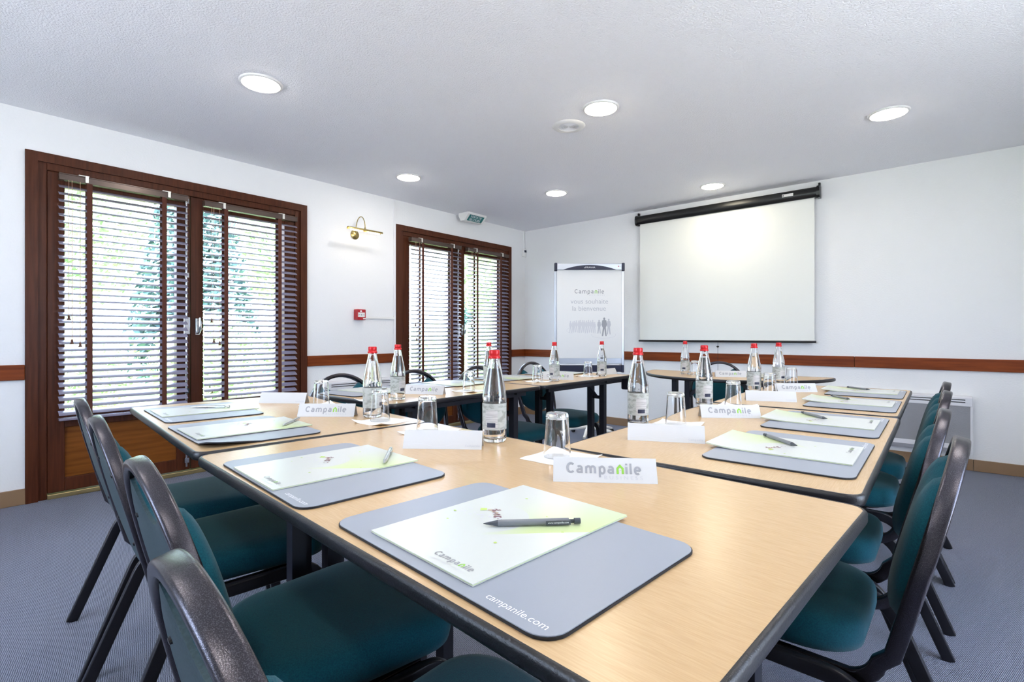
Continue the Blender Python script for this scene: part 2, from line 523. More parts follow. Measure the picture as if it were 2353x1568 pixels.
# ------------------------------------------------------------------ french windows
def french_window(name, y0):
    """local y from 0; origin at the wall face"""
    w = W1[1] - W1[0]
    t = struct(thing(name, None, None, (XL, y0, 0)))
    c = MB()      # mitred casing on the wall face
    for a, b_ in (((0, 0), (CW, 0)),):
        pass
    cs = .016
    c.faces([(cs, 0, 0), (cs, CW + .012, 0), (cs, CW + .012, WTOP - CW - .012), (cs, 0, WTOP), (0, 0, 0), (0, CW + .012, 0), (0, CW + .012, WTOP - CW - .012), (0, 0, WTOP)],
            [(0, 1, 2, 3), (0, 4, 5, 1), (1, 5, 6, 2), (2, 6, 7, 3), (3, 7, 4, 0)])
    c.faces([(cs, w, 0), (cs, w - CW - .012, 0), (cs, w - CW - .012, WTOP - CW - .012), (cs, w, WTOP), (0, w, 0), (0, w - CW - .012, 0), (0, w - CW - .012, WTOP - CW - .012), (0, w, WTOP)],
            [(0, 1, 2, 3), (0, 4, 5, 1), (1, 5, 6, 2), (2, 6, 7, 3), (3, 7, 4, 0)])
    c.faces([(cs, 0, WTOP), (cs, CW + .012, WTOP - CW - .012), (cs, w - CW - .012, WTOP - CW - .012), (cs, w, WTOP), (0, 0, WTOP), (0, CW + .012, WTOP - CW - .012), (0, w - CW - .012, WTOP - CW - .012), (0, w, WTOP)],
            [(0, 1, 2, 3), (0, 4, 5, 1), (1, 5, 6, 2), (2, 6, 7, 3), (3, 7, 4, 0)])
    c.build('casing', M['frame'], t)
    f = MB()      # fixed jambs and head, set back a little
    f.box(-.10, -.002, CW, CW + .055, 0, ot).box(-.10, -.002, w - CW - .055, w - CW, 0, ot)
    f.box(-.10, -.002, CW + .055, w - CW - .055, ot - .055, ot)
    f.build('window_frame', M['frame'], t, bevel=.004)
    MB().box(-.11, .012, CW + .055, w - CW - .055, .0, .03).build('threshold', M['thresh'], t, bevel=.004)
    mid = w / 2
    ya, yb = CW + .056, w - CW - .056
    zt = ot - .056
    for s, (a, b_) in enumerate(((ya, mid - .002), (mid + .002, yb))):
        l = MB()
        st = .085
        zb, zm0, zm1 = .034, .44, .53
        x0, x1 = -.075, -.012
        l.box(x0, x1, a, a + st, zb, zt).box(x0, x1, b_ - st, b_, zb, zt)
        l.box(x0, x1, a + st, b_ - st, zt - st, zt).box(x0, x1, a + st, b_ - st, zm0, zm1).box(x0, x1, a + st, b_ - st, zb, zb + .085)
        leaf = l.build('window_leaf', M['frame'], t, bevel=.004)
        MB().box(-.05, -.03, a + st - .01, b_ - st + .01, zb + .08, zm0 + .005).build('door_panel', M['panel'], leaf)
        MB().box(-.047, -.041, a + st - .01, b_ - st + .01, zm1 - .01, zt - st + .01).build('pane', M['pane'], leaf)
    # espagnolette rod on the first leaf, with brackets and a lock box
    r = MB()
    ry = mid - .030
    r.tube([(.004, ry, .06), (.004, ry, zt - .02)], .0075, 10)
    for z in (.09, .60, 1.45, zt - .06): r.box(-.013, .016, ry - .014, ry + .014, z, z + .035)
    rod = r.build('locking_rod', M['chrome'], t, smooth=True)
    k = MB()
    k.box(-.013, .022, ry - .020, ry + .020, 1.03, 1.16)
    k.build('lock_box', M['chrome'], rod, bevel=.006)
    h = MB()
    hy = mid + .045
    h.box(-.013, -.002, hy - .014, hy + .014, 1.03, 1.15)
    h.tube([(-.005, hy, 1.045), (.030, hy, 1.045), (.042, hy, 1.06), (.045, hy, 1.10), (.045, hy, 1.155)], [.009, .009, .010, .010, .007], 10)
    h.build('window_handle', M['chrome'], t, smooth=True)
    return t


french_window('window_1', W1[0])
french_window('window_2', W2[0])

# venetian blinds: headrail, slats, tapes, cords
def make_blind(name, label, y0, y1, ztop=1.995, zbot=.49, tilt=28):
    xc = XL + .048
    t = thing(name, label, 'venetian blind', (xc, (y0 + y1) / 2, 0), 0, 'venetian blinds on the french windows')
    w = (y1 - y0) / 2
    b = MB(); b.box(-.026, .026, -w, w, ztop, ztop + .042); b.box(.026, .029, -w, w, ztop + .034, ztop + .042)
    hr = b.build('headrail', M['headrail'], t, bevel=.003)
    for s in (-.62, .66):
        k = MB(); yy = w * s
        k.box(.028, .034, yy - .008, yy + .008, ztop + .004, ztop + .046).box(-.02, .030, yy - .04, yy + .011, ztop + .042, ztop + .047)
        k.build('bracket', M['clip'], hr)
    s = MB(); p = .0444; z = ztop - .036
    ct, sn = math.cos(R(tilt)), math.sin(R(tilt)); hw = .0255
    rng = random.Random(label)
    while z > zbot + .045:
        dz = rng.uniform(-.0012, .0012)
        ring = []
        pr = [(-1, 0), (-.5, .0022), (0, .003), (.5, .0022), (1, 0)]
        up = [(u * hw * ct + 0, -u * hw * sn + c) for u, c in pr]
        lo = [(x, zz - .0026) for x, zz in reversed(up)]
        for yy in (-w, w):
            ring.append([Vector((x, yy, z + dz + zz)) for x, zz in up + lo])
        s.rings(ring)
        z -= p
    s.build('slats', M['slat'], t)
    MB().box(-.026, .026, -w, w, zbot, zbot + .016).build('bottom_rail', M['slat'], t, bevel=.004)
    for q in (-.58, .58):
        for k, xs in ((0, 1),):
            MB().box(.0262, .0274, w * q - .014, w * q + .014, zbot + .002, ztop).build('ladder_tape', M['tape'], t)
        MB().box(-.0274, -.0262, w * q - .014, w * q + .014, zbot + .002, ztop).build('ladder_tape', M['tape'], t)
    for i, (dy, zz) in enumerate(((.045, 1.15), (.060, 1.00), (.10, .98))):
        c = MB(); c.tube([(.034, -w + dy, ztop), (.034, -w + dy, zz)], .0013, 6)
        co = c.build('pull_cord', M['cordcol'], t)
        c = MB(); c.lathe([(.003, .03), (.006, .022), (.006, .012), (.012, 0)], 12, M=Matrix.Translation((.034, -w + dy, zz - .03)), cap0=True, cap1=True)
        c.build('tassel', M['tassel'], co, smooth=True)
    return t


make_blind('venetian_blind', 'dark slatted blind on the larger window at far left, metal headrail showing', .556, 1.262)
make_blind('venetian_blind', 'dark slatted blind right of the handle on the larger left window', 1.368, 2.075, ztop=1.985)
make_blind('venetian_blind', 'dark slatted blind on the second window, half nearer the brass wall lamp', .556 + WSH, 1.262 + WSH)
make_blind('venetian_blind', 'dark slatted blind on the second window, half nearer the room corner', 1.368 + WSH, 2.075 + WSH)

# ------------------------------------------------------------------ ceiling fittings
def downlight(label, x, y, warm=False, proto=[None]):
    t = thing('ceiling_light', label, 'ceiling light', (x, y, H), 0, 'recessed ceiling lights')
    MB().lathe([(.090, 0), (.090, -.006), (.096, -.010), (.106, -.007), (.110, 0)], 40).build('trim_ring', M['whiteplastic'], t, smooth=True)
    MB().lathe([(.0895, -.003), (.086, -.010), (.072, -.017), (.04, -.021), (.0005, -.022)], 40, cap1=True).build('diffuser', M['lampy' if warm else 'lamp'], t, smooth=True)
    return t


downlight('round recessed ceiling light nearest the camera, above the larger left window', -2.848, 1.208)
downlight('round yellowish recessed ceiling light beside the round ceiling speaker', -1.602, 2.68, True)
downlight('round recessed ceiling light at far right of the ceiling', -.29, 3.906)
downlight('small recessed ceiling light above the brass wall lamp', -3.561, 2.758)
downlight('small recessed ceiling light between the exit sign and the projection screen', -2.874, 3.986)
downlight('recessed ceiling light directly above the projection screen', -1.655, 4.738, True)
for i, (x, y) in enumerate(((-2.15, -.35), (-.9, 1.1), (.4, 2.4), (-.2, -.5), (1.1, .85))):  # extra lamps out of view, added to light the near half
    downlight('unseen ceiling light added above the camera end of the room, %s' % ('by the near left corner', 'over the near table', 'over the right chairs', 'behind the viewer', 'by the right wall')[i], x, y)

t = thing('ceiling_speaker', 'round white ceiling speaker with ribbed grille', 'speaker', (-1.9, 2.776, H))
MB().lathe([(.066, -.004), (.068, -.008), (.10, -.007), (.108, 0)], 40).build('speaker_rim', M['whiteplastic'], t, smooth=True)
g = MB()
for i in range(8):
    r0 = .003 + i * .008
    g.lathe([(r0, -.003), (r0 + .002, -.006), (r0 + .005, -.006), (r0 + .007, -.003)], 32)
g.lathe([(.067, -.002), (.0005, -.002)], 32, cap1=True)
g.build('grille', mat('speaker_grille', lin(228, 228, 230), .5), t, smooth=True)

# exit sign: wedge housing on the ceiling by the left wall, green face with two lines of text
t = thing('exit_sign', 'white emergency exit light with green lettered face on the ceiling', 'exit sign', (-4.12, 4.09, H))
b = MB()
prof = [(-.075, 0), (.085, 0), (.085, -.022), (.02, -.088), (-.045, -.088), (-.075, -.03)]
b.rings([[Vector((x, -.145, z)) for x, z in prof], [Vector((x, .145, z)) for x, z in prof]])
b.build('housing', M['whiteplastic'], t, bevel=.004)
nrm = Vector((.066, 0, -.065)).normalized(); ey = Vector((.065, 0, .066)).normalized()
c0 = Vector((.0525, 0, -.055)) + nrm * .0012
b = MB()
ex = Vector((0, 1, 0))
b.faces([c0 + ex * a + ey * q for a, q in ((-.115, -.04), (.115, -.04), (.115, .04), (-.115, .04))], [(0, 1, 2, 3)])
fc = b.build('sign_face', M['signgreen'], t)
b = MB()
add_text(b, 'SORTIE DE', .17, c0 + nrm * .0008 + ex * -.088 + ey * .006, ex, ey)
add_text(b, 'SECOURS', .17, c0 + nrm * .0008 + ex * -.088 + ey * -.032, ex, ey)
b.build('lettering', M['whiteink'], fc)

# motion sensor in the corner
t = thing('motion_detector', 'small white motion sensor with dark lens in the room corner', 'sensor', (XL, 5.165, 2.06))
MB().prism([(0, -.03), (.032, -.03), (.038, -.015), (.038, .015), (.032, .03), (0, .03)], 0, .105).build('housing', M['whiteplastic'], t, bevel=.005)
MB().box(.036, .042, -.020, .020, .055, .085).build('lens', M['navy'], t, bevel=.004)
tag(MB().box(XL, XL + .014, 5.155, 5.175, 2.165, H - .001).build('cable_trunking', M['wall']), 'thin white trunking above the corner motion sensor', 'cable trunking')

# trunking + alarm
t = thing('cable_trunking', 'white trunking beside the second window with a short branch to the red alarm', 'cable trunking', (XL, W2[0] - .017, 0))
MB().box(.001, .016, -.011, .011, .097, H - .001).build('riser', M['wall'], t)
MB().box(.001, .014, 2.765 - W2[0] + .017, -.0115, 1.188, 1.208).build('branch', M['whiteplastic'], t)
t = thing('wall_mounted_alarm', 'square red fire alarm call point on the white wall', 'fire alarm', (XL, 2.705, 1.222))
MB().box(0, .052, -.05, .05, -.05, .05).build('housing', M['red'], t, bevel=.006)
f = MB().box(.0525, .054, -.036, .036, -.024, .020).build('press_plate', M['whiteplastic'], t)
b = MB()
b.faces([(.0545, .008 * math.cos(a), -.002 + .008 * math.sin(a)) for a in [k * PI / 4 for k in range(8)]], [tuple(range(8))])
for s in (-1, 1):
    b.faces([(.0545, s * .030, .004), (.0545, s * .012, -.002), (.0545, s * .030, -.008)], [(0, 1, 2)])
b.build('printed_symbol', M['ink'], f)
b = MB(); b.box(.0525, .0535, .018, .046, -.044, -.032)
b.faces([(.0535, -.004 + .011 * x, .034 + .009 * z) for x, z in ((-1, -1), (1, -1), (.6, .4), (0, 1), (-.6, .4))], [(0, 1, 2, 3, 4)])
b.build('sticker', M['whiteplastic'], t)

# brass picture light
t = thing('picture_light', 'brass picture light with curved arm on the left wall', 'wall lamp', (XL, 2.666, 1.975))
MB().lathe([(.044, 0), (.044, .006), (.03, .014), (.012, .020), (.0005, .022)], 28, M=Matrix.Rotation(R(90), 4, 'Y'), cap1=True).build('wall_plate', M['brass'], t, smooth=True)
pts = [(.018, 0, .0), (.022, 0, .03)] + [(.098 - .076 * math.cos(a), 0, .04 + .115 * math.sin(a)) for a in [PI * k / 14 for k in range(15)]] + [(.174, 0, .028)]
MB().tube(pts, .0042, 10).build('arm', M['brass'], t, smooth=True)
b = MB(); 
shade = []
for i in range(13):
    a = R(-10 + 200 * i / 12)
    shade.append((.018 * math.cos(a), .018 * math.sin(a)))
inner = [(x * .9, z * .9) for x, z in reversed(shade)]
pr = shade + inner
b.rings([[Vector((.178 + x, -.18, .012 + z)) for x, z in pr], [Vector((.178 + x, .18, .012 + z)) for x, z in pr]])
b.build('lamp_shade', M['brass'], t, smooth=True)
for s in (-.09, .09):
    MB().tube([(.178, s - .06, .008), (.178, s + .06, .008)], .010, 12).build('bulb', M['bulb'], t, smooth=True)
MB().lathe([(.002, -.012), (.008, -.006), (.008, .006), (.002, .012)], 14, M=Matrix.Translation((.174, 0, .036)), cap0=True, cap1=True).build('swivel_knob', M['brass'], t, smooth=True)

# ------------------------------------------------------------------ projection screen
t = thing('projection_screen', 'white pull-down projection screen in black casing on the end wall', 'projection screen', (-1.745, YB, 0))
sx = .868
b = MB()
prof = [(-.015, 2.332), (-.07, 2.332), (-.086, 2.318), (-.09, 2.29), (-.086, 2.258), (-.07, 2.243), (-.015, 2.243)]
b.rings([[Vector((x, y, z)) for y, z in prof] for x in (-sx, sx)])
case = b.build('screen_casing', M['black'], t, smooth=True)
for s in (-1, 1):
    b = MB()
    b.rings([[Vector((s * sx + q, -.052 + (y + .052) * 1.12, 2.288 + (z - 2.288) * 1.18)) for y, z in prof] for q in (-.012, .012)])
    b.box(s * sx - .008, s * sx + .008, -.03, 0, 2.33, 2.375)
    b.build('end_cap', M['black'], case)
b = MB(); b.box(.585, .675, -.0925, -.089, 2.281, 2.305)
b.build('maker_plate', M['whiteplastic'], case)
b = MB(); b.faces([(.594 + .006 * math.cos(a), -.0931, 2.293 + .006 * math.sin(a)) for a in [k * PI / 4 for k in range(8)]], [tuple(range(8))])
b.build('printed_dot', M['navy'], case)
MB().box(-.835, .835, -.0535, -.052, .975, 2.26).build('screen_cloth', M['screen'], t)
MB().tube([(-.848, -.053, .968), (.848, -.053, .968)], .0105, 12).build('bottom_bar', M['black'], t, smooth=True)
b = MB(); b.tube([(.0, -.055, .958), (.0, -.055, .50)], .0016, 6)
cord = b.build('pull_cord', M['black'], t)
MB().lathe([(.004, 0), (.012, .006), (.013, .014), (.003, .02)], 12, M=Matrix.Translation((0, -.055, .905)), cap0=True, cap1=True).build('cord_stop', M['black'], cord, smooth=True)
b = MB(); b.tube([(.038 * math.cos(a), -.056, .935 + .018 * math.sin(a)) for a in [2 * PI * k / 24 for k in range(25)]], .0012, 6)
b.build('pull_ring', M['whiteplastic'], cord, smooth=True)

# ------------------------------------------------------------------ flipchart (faces the viewer)
YAW = R(40.755)
t = thing('flipchart', 'flipchart easel with welcome sheet and grey people silhouettes', 'flipchart', (-2.705, 4.309, 0), YAW)
bw, z0, z1 = .332, .745, 1.735
b = MB(); b.box(-bw, bw, .0, .02, z0, z1)
board = b.build('board', M['alu'], t, bevel=.003)
for s in (-1, 1):
    MB().box(s * bw - .013, s * bw + .013, -.008, .026, z0 - .02, z1 - .05).build('side_profile', M['alu'], board, bevel=.006)
MB().box(-bw + .012, bw - .012, -.010, -.003, z0 + .055, z1 - .06).build('paper_pad', M['paper'], t)
b = MB(); b.box(-bw + .012, bw - .012, -.024, .024, z1 - .065, z1 + .0)
clamp = b.build('top_clamp', M['alu'], t, bevel=.006)
b = MB(); b.box(-bw - .014, -bw + .014, -.028, .028, z1 - .075, z1 + .006); b.box(bw - .014, bw + .014, -.028, .028, z1 - .075, z1 + .006)
b.build('clamp_end', M['navyplastic'], clamp, bevel=.006)
b = MB(); arcp = [(x, .048 * (1 - (x / .265) ** 2)) for x in [-.265 + .53 * k / 20 for k in range(21)]]
b.prism(arcp, 0, .006, M=Matrix.Translation((0, -.024, z1 - .064)) @ Matrix.Rotation(R(90), 4, 'X'))
b.build('clamp_badge', M['navyplastic'], clamp)
b = MB()
add_text(b, 'ePIRANHA', .11, (-.055, -.0306, z1 - .049), (1, 0, 0), (0, 0, 1))
b.build('lettering', M['inkpale'], clamp)
b = MB(); b.box(.278, .288, -.0255, -.0242, z1 - .034, z1 - .024, 0); b.box(.290, .308, -.0255, -.0242, z1 - .031, z1 - .027, 1)
b.build('maker_mark', [M['red'], M['ink']], clamp)
tr = MB(); tr.box(-bw + .03, bw - .02, -.075, .02, z0 - .075, z0 - .012); tr.box(-bw + .02, -bw + .045, -.085, .025, z0 - .08, z0 - .008); tr.box(bw - .03, bw - .006, -.085, .025, z0 - .08, z0 - .008)
tr.build('pen_tray', M['navyplastic'], t, bevel=.004)
b = MB()
pz = -.0108
add_logo(b, .292, (-.146, pz, 1.440), (1, 0, 0), (0, 0, 1), 1, 2, stroke=.2)
add_text(b, 'B U S I N E S S', .15, (.0, pz, 1.418), (1, 0, 0), (0, 0, 1), 3, .8)
add_text(b, 'vous souhaite', .370, (-.186, pz, 1.340), (1, 0, 0), (0, 0, 1), 0)
add_text(b, 'la bienvenue', .330, (-.168, pz, 1.270), (1, 0, 0), (0, 0, 1), 0)

def silhouette(b, x, z, h, mi, wide=1.0):
    """standing figure printed as flat ink: head, trunk and arms, two legs"""
    s = h
    v = [(x + .055 * s * math.cos(a), pz, z + .935 * s + .065 * s * math.sin(a)) for a in [2 * PI * k / 12 for k in range(12)]]
    b.faces(v, [tuple(range(12))], mi)
    o = [(-.13, .84), (-.17, .62), (-.12, .50), (-.09, .46), (-.15, .0), (-.07, .0), (0, .40), (.08, .0), (.15, .0), (.10, .46), (.13, .52), (.17, .62), (.13, .84), (.03, .88), (-.03, .88)]
    P = [(x + p[0] * s * wide, pz, z + p[1] * s) for p in o]
    ctr = (x, pz, z + .6 * s)
    b.faces(P + [ctr], [(i, (i + 1) % 15, 15) for i in range(15)], mi)
b.build('lettering', [M['inklight'], M['ink'], M['green'], M['inkpale']], t)
b = MB()
rg = random.Random(3)
pz0 = pz
for i in range(13):
    pz = pz0 - 2e-5 * (i % 4)
    silhouette(b, -.185 + i * .0195 + rg.uniform(-.004, .004), 1.052 + rg.uniform(-.006, .004), .122 + rg.uniform(-.012, .008), 3, .62)
for q, (x_, z_, h_, mi_, wd_) in enumerate(((.095, 1.045, .135, 0, .8), (.190, 1.035, .155, 0, .8), (.146, 1.018, .185, 1, .85))):
    pz = pz0 - 1e-4 - 3e-5 * q
    f_ = MB(); silhouette(f_, x_, z_, h_, 0, wd_); f_.build('printed_figure', M['ink' if mi_ else 'inklight'], t)
pz = pz0
ring = [(.14 + .12 * math.cos(a), 1.03 + .032 * math.sin(a)) for a in [R(165 + 215 * k / 20) for k in range(21)]]
v, f = ribbon(ring, .0024); b.faces([(p.x, pz, p.y) for p in v], f, 3)
ring = [(-.15 + .075 * math.cos(a), 1.075 + .03 * math.sin(a)) for a in [R(110 + 150 * k / 16) for k in range(17)]]
v, f = ribbon(ring, .002); b.faces([(p.x, pz, p.y) for p in v], f, 3)
b.build('crowd_print', [M['inklight'], M['ink'], M['green'], M['inkpale']], t)
MB().tube([(0, .035, .06), (0, .035, 1.25)], .020, 14).build('pole', M['alu'], t, smooth=True)
for k in range(5):
    a = R(90 + 72 * k + 20)
    b = MB()
    p0 = Vector((0, .035, .115)); p2 = Vector((.34 * math.cos(a), .035 + .34 * math.sin(a), .065))
    b.tube([p0, p0.lerp(p2, .5) + Vector((0, 0, .012)), p2], [.020, .017, .013], 10)
    lg = b.build('base_leg', M['whiteplastic'], t, smooth=True)
    b = MB(); b.tube([p2 + Vector((-.010 * math.sin(a), .010 * math.cos(a), -.036)), p2 + Vector((.010 * math.sin(a), -.010 * math.cos(a), -.036))], .028, 16)
    b.build('castor', M['black'], lg, smooth=True)

# ------------------------------------------------------------------ convector radiators
def radiator(label, loc, rz, w, h):
    """front faces local -y, back against y=0"""
    t = thing('convector_radiator', label, 'radiator', loc, rz)
    b = MB(); b.rings([[Vector((x, y, z)) for y, z in ((0, h), (-.072, h), (-.085, h - .012), (-.085, h - .075), (0, h - .075))] for x in (-w / 2, w / 2)])
    top = b.build('top_cover', M['radwhite'], t, bevel=.003)
    b = MB()
    for q in range(2): b.box(-w / 2 + .04, w / 2 - .04, -.0865, -.0845, h - .048 + q * .018, h - .042 + q * .018)
    b.build('outlet_slot', M['black'], top)
    MB().box(-w / 2 + .012, w / 2 - .012, -.082, 0, .20, h - .075).build('front_grille', M['perf'], t)
    b = MB(); b.box(-w / 2, -w / 2 + .012, -.085, 0, .14, h - .075); b.box(w / 2 - .012, w / 2, -.085, 0, .14, h - .075)
    b.rings([[Vector((x, y, z)) for y, z in ((0, .14), (-.05, .13), (-.085, .165), (-.085, .20), (0, .20))] for x in (-w / 2 + .012, w / 2 - .012)])
    b.build('casing', M['radwhite'], t)
    return t


radiator('white convector heater with perforated front under the end wall rail', (-.34, YB, 0), 0, .93, .565)
radiator('pale convector heater on the left wall between the two windows', (XL, 2.70, 0), R(90), .72, .61)

# ------------------------------------------------------------------ tables
def edge_path(outline):
    pts = [Vector((x, y, 0)) for x, y in outline]
    return pts


def table_parts(t, outline, legs, zt=TZ):
    """outline: list of (x,y); legs: list of (x, y, ux, uy) twin-post units with direction between the posts"""
    th = .021
    MB().prism([(x, y) for x, y in outline], zt - th, zt).build('tabletop', M['beech'], t)
    n = len(outline)
    rings = []
    cx = sum(p[0] for p in outline) / n; cy = sum(p[1] for p in outline) / n
    prof = [(0, .0003), (.003, .0003), (.0058, -.0018), (.007, -.006), (.007, -.015), (.005, -.020), (0, -.022)]
    b = MB()
    P = [Vector((p[0], p[1])) for p in outline]
    nr = []
    for i in range(n):
        a = (P[i] - P[i - 1]).normalized(); c = (P[(i + 1) % n] - P[i]).normalized()
        na, nb = Vector((a.y, -a.x)), Vector((c.y, -c.x))
        m = (na + nb).normalized(); nr.append(m / max(.5, m.dot(na)))
    rings = [[Vector((P[i].x + nr[i].x * o, P[i].y + nr[i].y * o, zt + z)) for i in range(n)] for o, z in prof]
    b.rings(rings, cap0=False, cap1=False)
    b.build('edge_band', M['edge'], t, smooth=True, angle=60)
    for lx, ly, ux, uy, g in legs:
        b = MB()
        for s in (-1, 1):
            px, py = lx + ux * g * s, ly + uy * g * s
            b.box(px - .018, px + .018, py - .018, py + .018, .0, zt - th)
        px, py = lx, ly
        b.bar((lx - ux * g, ly - uy * g, .60), (lx + ux * g, ly + uy * g, .60), .012, .022)
        k = -1 if lx > 0 else 1
        if uy: b.bar((lx, ly, .598), (lx + k * .15, ly, zt - th - .002), .026, .010)
        else: b.bar((lx + k * g, ly, .585), (lx + k * (g + .15), ly, zt - th - .002), .012, .026)
        b.box(lx - abs(ux) * (g + .05) - abs(uy) * .03, lx + abs(ux) * (g + .05) + abs(uy) * .03, ly - abs(uy) * (g + .05) - abs(ux) * .03, ly + abs(uy) * (g + .05) + abs(ux) * .03, zt - th - .012, zt - th)
        b.build('leg', M['steel_dark'], t)


def rect_table(label, cx, cy, L, W, rz, seat, lx, ins=(.17, .17)):
    """seat = -1/+1: which long side the chairs are on; lx = where the legs of that side stand between the chairs"""
    t = thing('conference_table', label, 'table', (cx, cy, 0), rz, 'beech conference tables')
    o = rrect(L - .014, W - .014, .026, 5)
    legs = [(s * (L / 2 - ins[(s + 1) // 2]), -seat * (W / 2 - .1175), 0, 1, .0475) for s in (-1, 1) if ins[(s + 1) // 2]]
    legs += [(x, seat * (.065 if len(lx) == 2 else .02), 0, 1, .0475) for x in lx]
    table_parts(t, o, legs)
    for q in (-1, 1):
        MB().box(-L / 2 + .10, L / 2 - .10, q * (W / 2 - .05) - .011, q * (W / 2 - .05) + .011, TZ - .048, TZ - .021).build('apron', M['steel_dark'], t)
    return t


rect_table('beech conference table in the foreground, nearest the camera', -.717, .714, 1.20, .672, R(-3.6), -1, (-.568, .497))
rect_table('beech conference table beside the larger left window, left of the nearest table', -1.868, .808, 1.085, .665, R(-5.6), -1, (.514,))
rect_table('beech conference table on the right, touching the nearest table', -.440, 1.6145, 1.115, .640, R(90.8), -1, (-.525, .515))
rect_table('beech conference table on the right, nearest the end wall', -.460, 2.755, 1.125, .640, R(90.8), -1, (-.51, .505))
rect_table('beech conference table in the far left row, nearer the larger window', -2.055, 1.760, 1.02, .650, R(90), 1, (.452,))
rect_table('beech conference table in the far left row, nearer the flipchart', -2.055, 2.815, 1.07, .650, R(90), 1, (-.075,), ins=(0, .31))

t = [o for o in bpy.data.objects if o.get('label', '').endswith('far left row, nearer the flipchart')][0]
MB().box(.475, .528, -.315, -.255, TZ - .105, TZ - .021).build('end_bracket', M['steel_dark'], t, bevel=.01)

t = thing('half_round_table', 'half-moon beech table standing alone below the projection screen', 'table', (-1.225, 3.985, 0), 0)
o = [(.64 * math.cos(R(180 + 180 * k / 28)), .64 * math.sin(R(180 + 180 * k / 28))) for k in range(29)]
o[0] = (-.64, -.02); o[-1] = (.64, -.02)
o = [(-.63, 0)] + o + [(.63, 0)]
table_parts(t, list(o), [(-.25, -.395, 1, 0, .0475), (.33, -.36, 1, 0, .0475)])

# ------------------------------------------------------------------ chairs
def back_w(v):
    if v < .20:
        return .186 + .026 * math.sin(PI / 2 * v / .20)
    q = min(1.0, (v - .20) / .222)
    return .212 * math.sqrt(max(0, 1 - q * q))


B0 = Vector((0, .105, .395)); B1 = Vector((0, 0, .818))
BD = (B1 - B0).normalized(); BL = (B1 - B0).length
BN = Vector((0, BD.z, -BD.y))              # towards the sitter


def bp(u, v, n=0):
    return B0 + BD * v + Vector((u, 0, 0)) + BN * n


